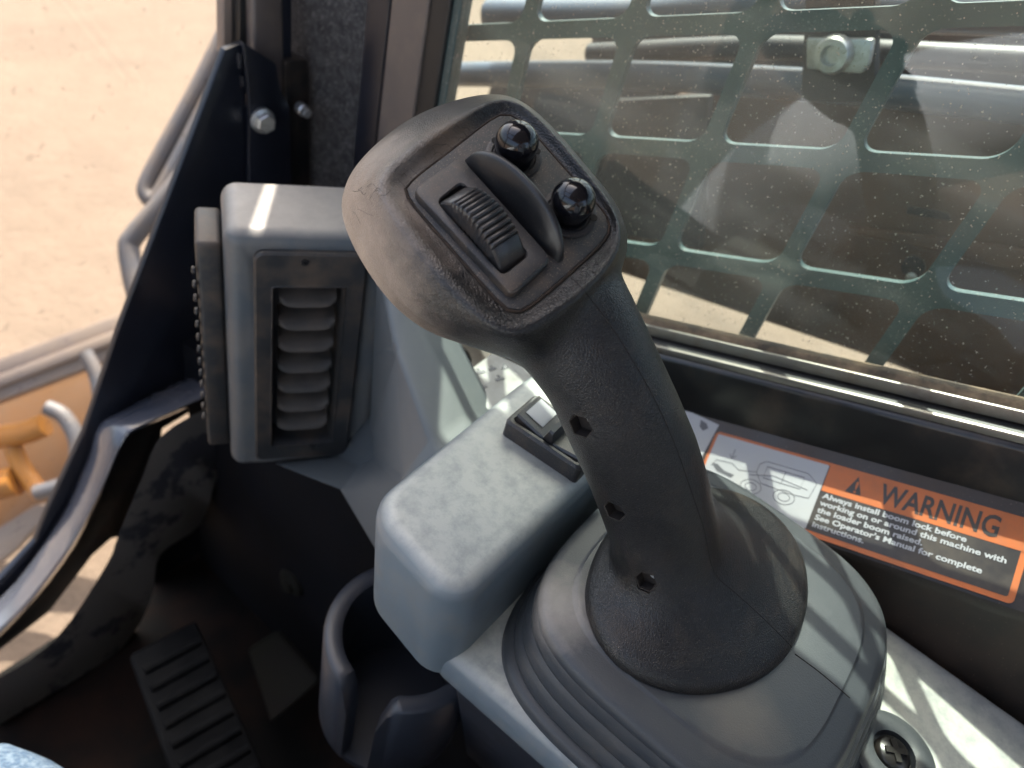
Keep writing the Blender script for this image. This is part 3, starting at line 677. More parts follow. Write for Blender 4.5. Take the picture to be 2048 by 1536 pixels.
# ================================================================ SIDE WINDOW, SILL, GUARD
XG = 0.430
FD = Vector((0, 0.924, -0.382)).normalized()          # the sill falls towards the front
win = thing('side_window', (XG, 0.05, -0.3), 'green tinted dusty side window in a black frame, right of the joystick', 'window')
gb1, gb0 = onx(1300, 630, XG), onx(2048, 795, XG)
def zbot(y): return gb0.z + (y - gb0.y) * (gb1.z - gb0.z) / (gb1.y - gb0.y)
YF, YR, ZTOP = onx(912, 60, XG).y, -0.62, 0.115
pane = [Vector((XG, YF, zbot(YF) - .004)), Vector((XG, YR, zbot(YR) - .004)), Vector((XG, YR, ZTOP)), Vector((XG, YF, ZTOP))]
prism('glass_pane', pane, Vector((0.004, 0, 0)), M['sideglass'], win, 0)
def extr(name, prof, m, parent, y0=0.40, y1=-0.62, zf=zbot, bev=0.0008, seg=2):
    """prof: (x, z above the glass bottom line) run along the sill"""
    r0 = [Vector((x, y0, zf(y0) + z)) for x, z in prof]; 
    return prism(name, r0, Vector((0, y1 - y0, zf(y1) - zf(y0))), m, parent, bev, seg)
extr('dusty_ledge', [(XG + .0065, -.0030), (XG - .0005, -.0030), (XG - .006, -.0060), (XG - .006, -.020), (XG + .0065, -.020)], M['dustledge'], win)
extr('frame_lip', [(XG - .0065, -.0040), (XG - .0085, -.0040), (XG - .0085, -.012), (XG - .0065, -.012)], M['lip'], win, bev=.0005)
extr('gasket_channel', [(XG - .009, -.013), (XG - .0145, -.0145), (XG - .0145, -.030), (XG - .004, -.030), (XG - .004, -.013)], M['rubber'], win)
extr('lower_lip', [(XG - .0148, -.0135), (XG - .0172, -.0140), (XG - .0172, -.0190), (XG - .0148, -.0190)], M['lip'], win, bev=.0005)
extr('frame_wall', [(XG - .0152, -.0180), (XG - .0195, -.0210), (XG - .0215, -.075), (XG + .0060, -.075), (XG + .0060, -.0205)], M['black'], win, bev=.002, seg=3)
# top rail and rear post of the window
box('top_rail', Vector((XG + .003, -.13, ZTOP + .104)), Vector((.02, 0, 0)), Vector((0, .58, 0)), Vector((0, 0, .104)), M['black'], win, .004)
# front upright: rubber seal and dusty strip
def upright(name, u0, u1, x, th, m, parent, v=60, zt=.25, zbm=-.62, bev=.002):
    ya, yb = onx(u0, v, x).y, onx(u1, v, x).y
    p = [Vector((x, ya, zbm)), Vector((x, yb, zbm)), Vector((x, yb, zt)), Vector((x, ya, zt))]
    return prism(name, p, Vector((th, 0, 0)), m, parent, bev, 3)
upright('rubber_seal', 852, 893, XG - .004, .02, M['rubber'], win)
upright('glass_edge_seal', 890, 914, XG - .001, .012, M['grid'], win, bev=.001)
# perforated guard outside the glass
XW = 0.446
guard = thing('window_guard', (XW, 0.05, -0.2), 'dark green steel guard with rounded square holes outside the side window', 'window guard')
k_ = XW / .43
p0 = onx(1190, 288, XW); PY = (onx(1190, 288, XW).y - onx(2020, 343, XW).y) / 3
zr = [onx(1410, 303, XW)]; SL = -0.405
z0B = zr[0].z - SL * zr[0].y
z0C = onx(1590, 552, XW); z0C = z0C.z - SL * z0C.y
PZ = z0B - z0C
bw, bh, cr_ = 0.0050, 0.0057, 0.0095
V = []; Fc = []
def gp(y, zz, x): return Vector((x, y, zz + SL * y))
TH = 0.0050
for iy in range(-2, 11):
    for iz in range(-5, 4):
        yl, yr_ = p0.y - iy * PY, p0.y - (iy + 1) * PY       # cell between bar centres
        zt_, zb_ = z0B - (iz) * PZ, z0B - (iz + 1) * PZ
        if zt_ + SL * yl < zbot(yl) - .06 and zt_ + SL * yr_ < zbot(yr_) - .06: continue
        cy, cz_ = (yl + yr_) / 2, (zt_ + zb_) / 2; hy_, hz_ = abs(yl - yr_) / 2, (zt_ - zb_) / 2
        inner = []; outer = []
        for sx, sy, a0 in ((1, 1, 0), (-1, 1, 90), (-1, -1, 180), (1, -1, 270)):
            for i in range(7):
                a = R_(a0 + 15 * i); yy = sx * (hy_ - bw - cr_) + cr_ * math.cos(a); zz = sy * (hz_ - bh - cr_) + cr_ * math.sin(a)
                inner.append((cy + yy, cz_ + zz))
                ra = math.atan2(zz / hz_, yy / hy_); m_ = max(abs(math.cos(ra)), abs(math.sin(ra)))
                t = 1 / m_; 
                outer.append((cy + hy_ * math.cos(ra) * t, cz_ + hz_ * math.sin(ra) * t))
        # snap the four corners
        for cs in ((1, 1), (-1, 1), (-1, -1), (1, -1)):
            tgt = (cy + cs[0] * hy_, cz_ + cs[1] * hz_); j = min(range(28), key=lambda q_: (outer[q_][0] - tgt[0]) ** 2 + (outer[q_][1] - tgt[1]) ** 2); outer[j] = tgt
        n0 = len(V); N = 28
        for L in ([gp(y, z, XW) for y, z in outer], [gp(y, z, XW) for y, z in inner], [gp(y, z, XW + TH) for y, z in inner], [gp(y, z, XW + TH) for y, z in outer]): V += L
        for r in range(3):
            for j in range(N): Fc.append((n0 + r * N + j, n0 + r * N + (j + 1) % N, n0 + (r + 1) * N + (j + 1) % N, n0 + (r + 1) * N + j))
bm = bmesh.new(); add_vf(bm, V, Fc); bmesh.ops.remove_doubles(bm, verts=bm.verts, dist=1e-5)
bmo('perforated_plate', bm, M['grid'], guard, 35)

# ---- sill with decals
sill = thing('window_sill', (0.39, 0, -0.3), 'dark dusty painted sill below the side window, carrying the decals', 'sill')
S0 = Vector((0.411, -0.095, -0.2535)); GD = Vector((-0.0495, -0.012, -0.0335)); 
SN = FD.cross(GD).normalized()
if SN.z < 0: SN = -SN
GD = (GD - FD * GD.dot(FD)); SW = GD.length; GD.normalize()
def SP(s, t, h=0.0): return S0 - FD * s + GD * t + SN * h         # s: towards the rear (picture right), t: down the slope
def st(u, v):
    p = onp(u, v, S0, SN) - S0; return (-p.dot(FD), p.dot(GD))
pr_ = [SP(0, -.004, 0), SP(0, SW - .004, 0)]
prof_t = [(-.004, 0), (SW - .008, 0), (SW - .003, -.0012), (SW, -.0042), (SW + .0012, -.0085), (SW + .0012, -.0086), (-.004, -.0086)]
r0 = [SP(-.62, t, h) for t, h in prof_t]; r1 = [SP(.42, t, h) for t, h in prof_t]
for r in (r0, r1):
    r[5] = r[4] + Vector((0.001, 0, -.10)); r[6] = Vector((r[6].x, r[6].y, r[5].z))
V, Fc = loft([r0, r1]); mk('sill_panel', V, Fc, M['sill'], sill, 30)
def decal_obj(name, pts, h, m, parent, th=0.00012):
    P = [SP(s, t, h) for s, t in pts]; return prism(name, P, SN * th, m, parent, 0)
dw = thing('warning_decal', SP(.05, .03), 'orange and black WARNING decal with boom lock text on the window sill', 'decal')
TL = st(1434, 862); BRc = st(2026, 1210); tl2 = st(1660, 928)
s0_ = TL[0]; s1_ = BRc[0] + .0; t0_ = TL[1]; t1_ = BRc[1]
print('decal', TL, BRc, tl2, st(1655, 930), st(1590, 1000), st(2048, 1100), st(1300, 690), 'SW', SW)
def rr2(s0, t0, s1, t1, r, n=5):
    out = []
    for cx, cy, a0 in ((s1 - r, t1 - r, 0), (s0 + r, t1 - r, 90), (s0 + r, t0 + r, 180), (s1 - r, t0 + r, 270)):
        for i in range(n + 1):
            a = R_(a0 + 90 * i / n); out.append((cx + r * math.cos(a), cy + r * math.sin(a)))
    return out
decal_obj('decal_border', rr2(s0_, t0_, s1_, t1_, .003), .00005, M['dec_o'], dw)
bwid = .0019
sh_ = st(1650, 990)[1] - 0.0
hs = st(1662, 930)[0]                       # picture panel | header split
ht = st(1655, 985)[1]
decal_obj('text_panel', rr2(s0_ + bwid, t0_ + bwid, s1_ - bwid * 1.6, t1_ - bwid * 1.6, .0012), .0002, M['dec_k'], dw)
decal_obj('header_bar', [(hs, t0_ + .0003), (s1_ - .0003, t0_ + .0003), (s1_ - .0003, ht), (hs, ht)], .00036, M['dec_o'], dw)
decal_obj('picture_panel', rr2(s0_ + bwid, t0_ + bwid, hs - .0006, t1_ - bwid * 1.6, .0008), .00036, M['dec_w'], dw)
def text(body, s, t, size, m, parent, name='lettering', bold=.0, wide=1.0):
    cu = bpy.data.curves.new('txt', 'FONT'); cu.body = body; cu.size = size; cu.offset = bold; cu.extrude = .00004; cu.resolution_u = 3
    to = bpy.data.objects.new('txt', cu); COL.objects.link(to)
    dg = bpy.context.evaluated_depsgraph_get(); dg.update()
    me = bpy.data.meshes.new_from_object(to.evaluated_get(dg)); bpy.data.objects.remove(to)
    me.materials.clear()
    for v in me.vertices: v.co = SP(s + v.co.x * wide, t - v.co.y, .00056 + v.co.z)
    return link(name, me, m, parent)
tw_s = st(1757, 1000); tw_e = st(1998, 1066)
print('TXT', [st(*q) for q in ((1955, 1085), (2025, 1130), (1847, 1082), (1965, 1152), (1718, 1076), (1648, 985), (1690, 968), (1735, 985), (1715, 950), (1640, 1015))], 'hs', hs, 'ht', ht, t0_, t1_, s1_)
x0 = tw_s[0]; hgt = ht - t0_
text('WARNING', x0, ht - hgt * .17, hgt * .92, M['dec_k'], dw, 'heading', .00038, (tw_e[0] - x0) / (hgt * .92 * 4.85))
trc = st(1714, 965)[0]; tb = ht - hgt * .2; tt = t0_ + hgt * .2
decal_obj('alert_triangle', [(trc - .0045, tb), (trc, tt), (trc + .0045, tb)], .00052, M['dec_k'], dw)
text('!', trc - .0008, tb - .0006, hgt * .55, M['dec_o'], dw, 'exclamation_mark', .0001).location.z += .0002
lines = ['Always install boom lock before', 'working on or around this machine with', 'the loader boom raised.', "See Operator's Manual for complete", 'instructions.']
lh = (t1_ - bwid * 1.6 - ht) / 5.5; fs = lh * .98
lw = (st(2030, 1128)[0] - hs - .002) / (fs * 17.0)
for i, tx in enumerate(lines): text(tx, hs + .002, ht + lh * (i + .92) , fs, M['dec_w'], dw, 'text_line', .00012, lw)
# line drawing of a loader in the picture panel
pw_ = hs - s0_ - bwid; px0 = s0_ + bwid; ph_ = t1_ - t0_ - 4 * bwid
def dline(pts, name='drawn_line', r=.00022, close=False):
    P = [SP(px0 + a * pw_, t0_ + bwid + b * ph_, .0005) for a, b in pts]
    if close: P.append(P[0])
    V, Fc = tube_vf(P, r, 5, 1); return mk(name, V, Fc, M['dec_g'], dw, 40)
dline([(.45, .30), (.50, .22), (.86, .22), (.95, .34), (.93, .60), (.80, .62), (.52, .60), (.45, .44)], close=True)
dline([(.52, .30), (.84, .30), (.84, .50), (.52, .50)], close=True); dline([(.68, .30), (.68, .50)]); dline([(.40, .52), (.60, .42), (.90, .48)])
dline([(.45, .44), (.30, .50), (.22, .42), (.08, .44), (.05, .56)]); dline([(.2, .18), (.2, .34)]); dline([(.17, .28), (.2, .34), (.23, .28)])
for cx in (.45, .74):
    for rr in (.09, .05): dline([(cx + rr * math.cos(a), .70 + rr * 1.3 * math.sin(a)) for a in [i * math.pi / 8 for i in range(16)]], close=True)
decal_obj('drawn_bucket', [(px0 + a * pw_, t0_ + bwid + b * ph_) for a, b in ((.05, .52), (.12, .62), (.26, .66), (.28, .60), (.18, .58), (.10, .50))], .0005, M['dec_g'], dw)
# white pictogram stickers further forward on the sill
def sticker(label, quad, glyphs):
    q = [st(u, v) for u, v in quad]; cs = sum(a for a, b in q) / len(q); ct = sum(b for a, b in q) / len(q)
    o = thing('sticker', SP(cs, ct), label, 'sticker'); decal_obj('sticker_face', q, .0001, M['dec_w'], o)
    for (u, v, w_, h_) in glyphs:
        a, b = st(u, v); decal_obj('pictogram', [(a - w_, b - h_), (a + w_ * .3, b - h_ * .6), (a + w_, b + h_ * .2), (a + w_ * .2, b + h_), (a - w_ * .7, b + h_ * .4)], .0003, M['dec_g'], o)
    return o
sticker('white pictogram sticker on the sill between grip and orange decal', [(1355, 812), (1438, 850), (1398, 925), (1330, 880)], [(1408, 852, .0035, .0035), (1385, 880, .002, .0015)])
# small label box behind the raised switch box
lb = thing('label_plate', onz(980, 760, -.31), 'pale grey label plate with small black symbols behind the grey switch box', 'label')
zl = -0.318
lp = [onz(897, 770, zl), onz(985, 705, zl), onz(1130, 770, zl), onz(1060, 870, zl)]
prism('plate_body', lp, Vector((0, 0, -.03)), M['label'], lb, .001)
for (u, v, w_) in ((960, 745, .0035), (1000, 758, .003), (965, 775, .003), (985, 738, .0025), (1010, 735, .002)):
    c0 = onz(u, v, zl + .0002); box('symbol', c0, Vector((w_, -w_ * .3, 0)), Vector((.0003, .0010, 0)), Vector((0, 0, .0002)), M['dec_g'], lb, 0)
    box('symbol', c0 + Vector((.001, .001, 0.0001)), Vector((.0006, w_ * .7, 0)), Vector((-.0007, .0003, 0)), Vector((0, 0, .0002)), M['dec_g'], lb, 0)
kn = thing('round_cap', onz(900, 722, -.335), 'small pale round plastic cap beside the duct cover', 'cap')
V, Fc = lathe(onz(905, 715, -.335), Vector((0, 0, 1)), [(.013, -.02), (.013, 0), (.011, .003), (0, .004)], 28); mk('cap_body', V, Fc, M['padbrown'], kn, 50)
dk = thing('front_corner_panel', (0.35, 0.25, -0.4), 'dark dusty panel in the corner below the window, behind the joystick', 'panel')
prism('corner_floor', [Vector((.30, .16, -.375)), Vector((.43, .16, -.375)), Vector((.43, .52, -.385)), Vector((.37, .52, -.385))], Vector((0, 0, -.02)), M['sill'], dk, .002)

# ================================================================ FRONT CORNER
YP = 0.50
cp = thing('corner_post', (0.44, 0.47, -0.3), 'cab corner post with grey speckled liner between window and front opening', 'post')
prism('felt_liner', [Vector((.450, .405, -.75)), Vector((.450, .60, -.75)), Vector((.450, .60, .0)), Vector((.450, .405, .0))], Vector((.02, 0, 0)), M['felt'], cp, 0.001)
for ya, yb in ((.405, .508), (.534, .60)): prism('sun_slot_liner', [Vector((.450, ya, .002)), Vector((.450, yb, .002)), Vector((.450, yb, .32)), Vector((.450, ya, .32))], Vector((.02, 0, 0)), M['felt'], cp, 0.001)  # unseen pieces; the slot between them is shaped to pass a sun strip
upright('dusty_strip', 776, 850, XG - .006, .03, M['strip'], cp)
upright('dark_gap_trim', 728, 774, XG + .004, .02, M['navy'], cp)
ap = [ony(u, v, YP + .03) for u, v in ((448, -60), (482, -60), (482, 96), (448, 110))]
prism('outer_trim', ap, Vector((0, .01, 0)), M['beam'], cp, .001)  # pale colour stands in for sun on the post edge
ap = [ony(u, v, YP + .02) for u, v in ((480, -60), (512, -60), (512, 110), (480, 110))]
prism('dark_seal', ap, Vector((0, .012, 0)), M['rubber'], cp, .001)
ap = [ony(u, v, YP + .01) for u, v in ((507, -60), (566, -60), (573, 380), (512, 380))]
prism('painted_post', ap, Vector((0, .012, 0)), M['strip'], cp, .003, 3)
ap = [ony(u, v, YP + .012) for u, v in ((564, -60), (584, -60), (584, 380), (564, 380))]
prism('post_shadow_trim', ap, Vector((0, .05, 0)), M['navy'], cp, .001)
ap = [ony(u, v, YP + .006) for u, v in ((570, 122), (614, 118), (620, 140), (620, 380), (570, 380))]
prism('post_clip', ap, Vector((0, .03, 0)), M['black'], cp, .002)
# gusset bracket with bolt
gs = thing('gusset_bracket', ony(500, 300, YP), 'dark navy steel gusset bracket with a silver bolt, left of the vent housing', 'bracket')
G1 = [(450, 100), (488, 86), (502, 380), (520, 730), (440, 750), (262, 850), (215, 880), (190, 940), (130, 1060), (0, 1215), (-120, 1300), (-120, 1240), (0, 1160), (72, 1082), (95, 1022), (168, 868), (240, 655)]
prism('gusset_plate', [ony(u, v, YP) for u, v in G1], Vector((0, .006, 0)), M['navy'], gs, .0008)
G2 = [(487, 86), (553, 128), (562, 180), (580, 215), (585, 400), (500, 400), (498, 350), (499, 200)]
prism('bolt_flange', [ony(u, v, YP - .005) for u, v in G2], Vector((0, .0045, 0)), M['navy'], gs, .0012, 3)
for (u, v, rr, rot) in ((525, 241, .0088, .4), (606, 220, .0045, .2)):
    c = ony(u, v, YP - .008); nb = Vector((-.25, -1, .1)).normalized(); a, b, _ = basis(nb)
    V, Fc = lathe(c, nb, [(rr * 1.15, -.006), (rr * 1.15, .002), (rr * .95, .003)], 28); mk('washer', V, Fc, M['steel'], gs, 40)
    V, Fc = loft([circ(c + nb * .003, a * rr * .92, b * rr * .92, 6, rot), circ(c + nb * .0085, a * rr * .92, b * rr * .92, 6, rot), circ(c + nb * .0095, a * rr * .78, b * rr * .78, 6, rot)]); mk('bolt_head', V, Fc, M['steel'], gs, 20)
for (u0, v0, u1, v1) in ((478, 105, 480, 135), (484, 150, 486, 170), (499, 320, 503, 360)):
    tube('weld_bead', [ony(u0, v0, YP - .001), ony(u1, v1, YP - .001)], .0022, M['navy'], gs, 8, 1)
# door rim moulding and lower panel
dr = thing('door_frame', ony(200, 1000, YP), 'curved dark door frame moulding crossing the lower left of the foot well', 'door frame')
rim_o = [(462, 715), (427, 731), (248, 817), (196, 852), (173, 921), (115, 1042), (0, 1192), (-160, 1290)]
rim_i = [(468, 775), (438, 788), (300, 850), (254, 885), (202, 996), (127, 1129), (0, 1273), (-160, 1380)]
rim_o = [(q.x, q.y) for q in smoothpath([Vector((u, v, 0)) for u, v in rim_o], 4)]; rim_i = [(q.x, q.y) for q in smoothpath([Vector((u, v, 0)) for u, v in rim_i], 4)]
L = []
for (uo, vo), (ui, vi) in zip(rim_o, rim_i):
    def at_(t, off): return ony(uo + (ui - uo) * t, vo + (vi - vo) * t, YP + off)
    L.append([at_(0, -.001), at_(.05, -.006), at_(.10, -.011), at_(.45, -.027), at_(.78, -.041), at_(.88, -.043), at_(.95, -.038), at_(1.0, -.020), at_(1.0, .022), at_(0, .004)])
V, Fc = loft(L); mk('rim_moulding', V, Fc, M['rimpaint'] if 'rimpaint' in M else M['strip'], dr, 50)
chn = [(470, 768), (438, 784), (300, 846), (252, 882), (200, 994), (125, 1127), (0, 1270), (-160, 1378), (-160, 1400), (0, 1300), (98, 1225), (186, 1110), (222, 1078), (262, 1066), (300, 960), (322, 884), (325, 858), (432, 794), (470, 780)]
prism('inner_channel', [ony(u, v, YP + .016) for u, v in chn], Vector((0, .012, 0)), M['black'], dr, .001)
lo_o = [(500, 780), (430, 808), (325, 870), (283, 960), (236, 1072), (213, 1129), (115, 1273), (0, 1354), (-160, 1430)]
lo_i = [(520, 900), (460, 925), (432, 960), (400, 1050), (320, 1110), (305, 1190), (265, 1270), (200, 1330), (0, 1450), (-160, 1560)]
lo_o = [(q.x, q.y) for q in smoothpath([Vector((u, v, 0)) for u, v in lo_o], 4)]; lo_i = [(q.x, q.y) for q in smoothpath([Vector((u, v, 0)) for u, v in lo_i], 4)]
V, Fc = loft([[ony(uo, vo, YP - .03), ony(uo, vo, YP - .036), ony(uo * .9 + ui * .1, vo * .9 + vi * .1, YP - .038), ony(ui, vi, YP - .042), ony(ui, vi, YP - .030)] for (uo, vo), (ui, vi) in zip(lo_o, lo_i)])
mk('lower_flange', V, Fc, M['flange'] if 'flange' in M else M['armblack'], dr, 40)

# windscreen: between the phone and the ground in front
ws = thing('front_glass', (0.0, 0.53, -0.4), 'dusty clear front door glass in front of the sandy yard', 'window')
prism('glass_pane', [Vector((-.5, YP + .035, -.95)), Vector((.42, YP + .035, -.95)), Vector((.42, YP + .035, .25)), Vector((-.5, YP + .035, .25))], Vector((0, .004, 0)), M['frontglass'], ws, 0)

# ================================================================ FOOT WELL
fw_ = thing('foot_well', (0.1, 0.25, -.8), 'dark cab floor and inner walls below the console', 'cab shell')
box('floor_plate', Vector((-.1, 0, -.86)), Vector((.60, 0, 0)), Vector((0, .52, 0)), Vector((0, 0, .01)), M['floor'], fw_, .002)
prism('side_wall', [Vector((.30, -.5, -.85)), Vector((.30, .17, -.85)), Vector((.30, .50, -.85)), Vector((.30, .50, -.50)), Vector((.30, .17, -.50)), Vector((.30, -.5, -.40))], Vector((.02, 0, 0)), M['well'], fw_, 0)
# kick panel below the front opening
prism('kick_panel', [ony(u, v, YP + .01) for u, v in ((520, 870), (700, 980), (760, 1200), (760, 1536), (380, 1700), (-200, 1900), (-200, 1560), (0, 1450), (190, 1330), (300, 1210), (310, 1120), (430, 960))], Vector((0, .01, 0)), M['well'], fw_, 0)
box('sun_block_panel', Vector((.37, .525, -.77)), Vector((.11, 0, 0)), Vector((0, .004, 0)), Vector((0, 0, .11)), M['well'], fw_, 0)  # hidden panel added to keep sun off the foot well floor
prism('sun_block_infill', [ony(u, v, YP + .014) for u, v in ((444, 745), (900, 700), (900, 980), (430, 965))], Vector((0, .008, 0)), M['well'], fw_, 0)  # added behind the vent housing to close a sun leak
pd = thing('foot_pedal', onz(380, 1400, -.78), 'black ribbed rubber foot pedal on the dark cab floor', 'pedal')
pq = [W(258, 1308, .70), W(392, 1238, .74), W(560, 1600, .66), W(400, 1700, .62)]
pn = (pq[1] - pq[0]).cross(pq[3] - pq[0]).normalized(); pn = -pn if pn.dot(AF) > 0 else pn
prism('pedal_pad', pq, -pn * .012, M['pedal'], pd, .004, 3)
for k in range(9):
    t = .12 + k * .10; a = pq[0].lerp(pq[3], t); b = pq[1].lerp(pq[2], t); a, b = a.lerp(b, .10), a.lerp(b, .92)
    tube('tread_rib', [a + pn * .0005, b + pn * .0005], .0042, M['pedal'], pd, 8, 1)
fp_ = thing('floor_pad', W(570, 1330, .76), 'small brown dusty pad on the floor beside the pedal', 'pad')
prism('pad_body', [W(493, 1300, .78), W(555, 1262, .80), W(640, 1362, .76), W(540, 1450, .74)], AF * .012, M['padbrown'], fp_, .004, 3)
bl_ = thing('wall_bolt', W(583, 1165, .70), 'dull round bolt on the dark foot well wall', 'bolt')
V, Fc = lathe(Vector((.299, 0, 0)) + Vector((0, onx(583, 1165, .299).y, onx(583, 1165, .299).z)), Vector((-1, 0, 0)), [(.016, -.002), (.016, .002), (.013, .004), (.007, .0045), (.007, .008), (.004, .010)], 28); mk('bolt_cap', V, Fc, M['padbrown'], bl_, 50)
# cup holder: open ring with a slot
ch = thing('cup_holder', onz(800, 1300, -.46), 'dark grey plastic cup holder with an open slot, left of the console', 'cup holder')
cz = -.452; cc_ = (onz(645, 1275, cz) + onz(955, 1275, cz)) / 2 + Vector((0.006, .000, 0)); ra = .050
slot_a = math.atan2((onz(705, 1440, cz) - cc_).y, (onz(705, 1440, cz) - cc_).x)
secs = []; NC = 64; gapw = 0.20
for i in range(NC + 1):
    a = slot_a + gapw + (2 * math.pi - 2 * gapw) * i / NC
    e = min(i, NC - i) / NC; drop = -.004 * 0
    d2 = Vector((math.cos(a), math.sin(a), 0)); zt = cz - .030 * max(0, 1 - e / .03) ** 2
    z1 = cz - .10
    secs.append([cc_ + d2 * (ra - .0085) + Z * (zt - cz - .0015), cc_ + d2 * (ra - .006) + Z * (zt - cz), cc_ + d2 * (ra + .001) + Z * (zt - cz), cc_ + d2 * (ra + .003) + Z * (zt - cz - .002), cc_ + d2 * (ra + .001) + Z * -.1, cc_ + d2 * (ra - .009) + Z * -.1])
V, Fc = loft(secs); mk('cup_wall', V, Fc, M['cup'], ch, 50)
V, Fc = lathe(cc_ - Z * .102, Z, [(ra, 0), (ra, .006), (.01, .006)], 40); mk('cup_base', V, Fc, M['cup'], ch, 40)

# ================================================================ OUTSIDE, THROUGH THE SIDE WINDOW
arm = thing('loader_boom', (0.7, 0.1, -0.3), 'dusty brown loader boom seen through the side window guard', 'loader arm')
XA = 0.62
A1 = [(1330, 195), (1560, 175), (2200, 235), (2200, 880), (2100, 850), (1735, 716), (1235, 548), (1150, 500), (1240, 380)]
prism('arm_beam', [onx(u, v, XA) for u, v in A1], Vector((.10, 0, 0)), M['arm'], arm, .006, 3)
prism('arm_slot', [onx(u, v, XA - .002) for u, v in ((1814, 410), (1898, 428), (1900, 442), (1812, 428))], Vector((.003, 0, 0)), M['rubber'], arm, .0005)
V, Fc = lathe(onx(1828, 532, XA + .001), Vector((-1, 0, 0)), [(.0085, 0), (.0085, .003), (.006, .0035)], 20); mk('pin_hole', V, Fc, M['rubber'], arm, 40)
V, Fc = lathe(onx(1825, 552, XA + .001), Vector((-1, 0, 0)), [(.004, 0), (.004, .004), (.002, .005)], 12); mk('arm_bolt', V, Fc, M['steel'], arm, 40)
prism('arm_gusset', [onx(u, v, XA - .012) for u, v in ((1225, 200), (1420, 190), (1400, 500), (1240, 470), (1200, 330))], Vector((.01, 0, 0)), M['armblack'], arm, .003)
prism('arm_rib', [onx(u, v, XA - .008) for u, v in ((1690, 452), (2200, 520), (2200, 580), (1700, 470))], Vector((.008, 0, 0)), M['arm'], arm, .003)
def pipe(label, pts, x, r, m='cyl'):
    P = [onx(u, v, x) for u, v in pts]; o = thing('hydraulic_pipe', P[0], label, 'pipe', 'pipes running along the loader outside the window'); tube('pipe_run', P, r, M[m], o, 20, 5); return o
pipe('thick blue grey hydraulic pipe crossing the window below the bracket', [(840, 150), (1000, 148), (1250, 150), (1500, 162), (1750, 180), (2150, 222)], .60, .0115)
pipe('upper blue grey hydraulic pipe at the top of the window', [(980, 30), (1250, 32), (1500, 15), (1750, 20), (2150, 30)], .60, .0135)
pipe('dark pipe between the two hydraulic pipes', [(1180, 108), (1500, 95), (1750, 105), (2150, 128)], .64, .009, 'armblack')
fr_ = thing('machine_frame', (0.7, .3, -.3), 'black machine frame plate behind the hydraulic pipes', 'machine frame')
prism('frame_plate', [onx(u, v, .70) for u, v in ((1180, 60), (1400, 45), (2200, 40), (2200, 260), (1400, 230), (1185, 200))], Vector((.03, 0, 0)), M['armblack'], fr_, .004)
prism('frame_foot', [onx(u, v, .68) for u, v in ((985, 150), (1130, 158), (1185, 175), (1330, 180), (1300, 560), (1100, 470), (960, 400), (930, 330))], Vector((.03, 0, 0)), M['armblack'], fr_, .004)
bk = thing('pipe_bracket', onx(1680, 110, .56), 'pale zinc clamp bracket with round bolt seen through the window guard', 'bracket')
prism('black_strap', [onx(u, v, .575) for u, v in ((1612, -60), (1752, -60), (1750, 205), (1600, 205))], Vector((.012, 0, 0)), M['armblack'], bk, .002)
prism('clamp_plate', [onx(u, v, .565) for u, v in ((1612, 76), (1745, 78), (1738, 128), (1722, 148), (1612, 138))], Vector((.008, 0, 0)), M['zincpale'] if 'zincpale' in M else M['steel'], bk, .0015)
V, Fc = lathe(onx(1670, 108, .565), Vector((-1, 0, 0)), [(.0125, 0), (.0125, .003), (.0105, .009), (.0065, .0095), (.0060, .003)], 28); mk('socket_bolt', V, Fc, M['steel'], bk, 40)

# ================================================================ OUTSIDE, THROUGH THE FRONT
def fpipe(label, pts, d, r):
    P = [W(u, v, d) for u, v in pts]; o = thing('loader_hose', P[0], label, 'hose', 'grey tubes outside the front glass'); tube('hose_run', P, r, M['hose'], o, 16, 6); return o
fpipe('dusty grey tube handle looping down outside the front glass', [(520, -60), (455, 60), (400, 170), (345, 270), (302, 350), (292, 385), (312, 398), (345, 345), (420, 200), (470, 100)], 1.10, .0125)
fpipe('lower grey tube bending along the gusset edge outside', [(470, 160), (380, 330), (330, 400), (270, 470), (258, 500), (275, 590), (300, 640)], 1.08, .0145)
be = thing('bucket_edge', W(100, 720, 1.3), 'pale dusty bucket edge rail across the sandy ground', 'bucket edge')
bdir = (W(260, 630, 1.3) - W(0, 745, 1.32)).normalized()
for i, (v0, v1, dd, w_, m) in enumerate(((735, 640, 1.30, .016, 'beam'), (760, 662, 1.29, .010, 'beam'), (785, 690, 1.30, .012, 'beam'))):
    a, b = W(-80, v0 + 32, dd), W(330, v1 - 28, dd); n_ = AF.cross(b - a).normalized()
    prism('edge_bar', [a - n_ * w_, b - n_ * w_, b + n_ * w_, a + n_ * w_], AF * .03, M[m], be, .003)
cpn = thing('loader_coupler', W(60, 950, 1.35), 'orange dusty loader coupler with hoses outside the front glass', 'coupler')
prism('coupler_plate', [W(u, v, 1.42) for u, v in ((-150, 830), (200, 735), (330, 700), (260, 900), (110, 1040), (-150, 1200))], AF * .03, M['orangedark'], cpn, .003)
tube('coupler_pin', [W(-60, 880, 1.33), W(40, 868, 1.33), W(90, 850, 1.33)], .020, M['orange'], cpn, 16, 3)
tube('coupler_rod', [W(20, 870, 1.34), W(40, 930, 1.34), W(85, 990, 1.34)], .015, M['orange'], cpn, 14, 3)
tube('coupler_barrel', [W(-60, 985, 1.34), W(35, 960, 1.34)], .026, M['orange'], cpn, 18, 1)
tube('coupler_hose', [W(95, 815, 1.25), W(130, 835, 1.25), W(155, 890, 1.25), W(140, 960, 1.25), W(75, 985, 1.26)], .013, M['hose'], cpn, 14, 6)
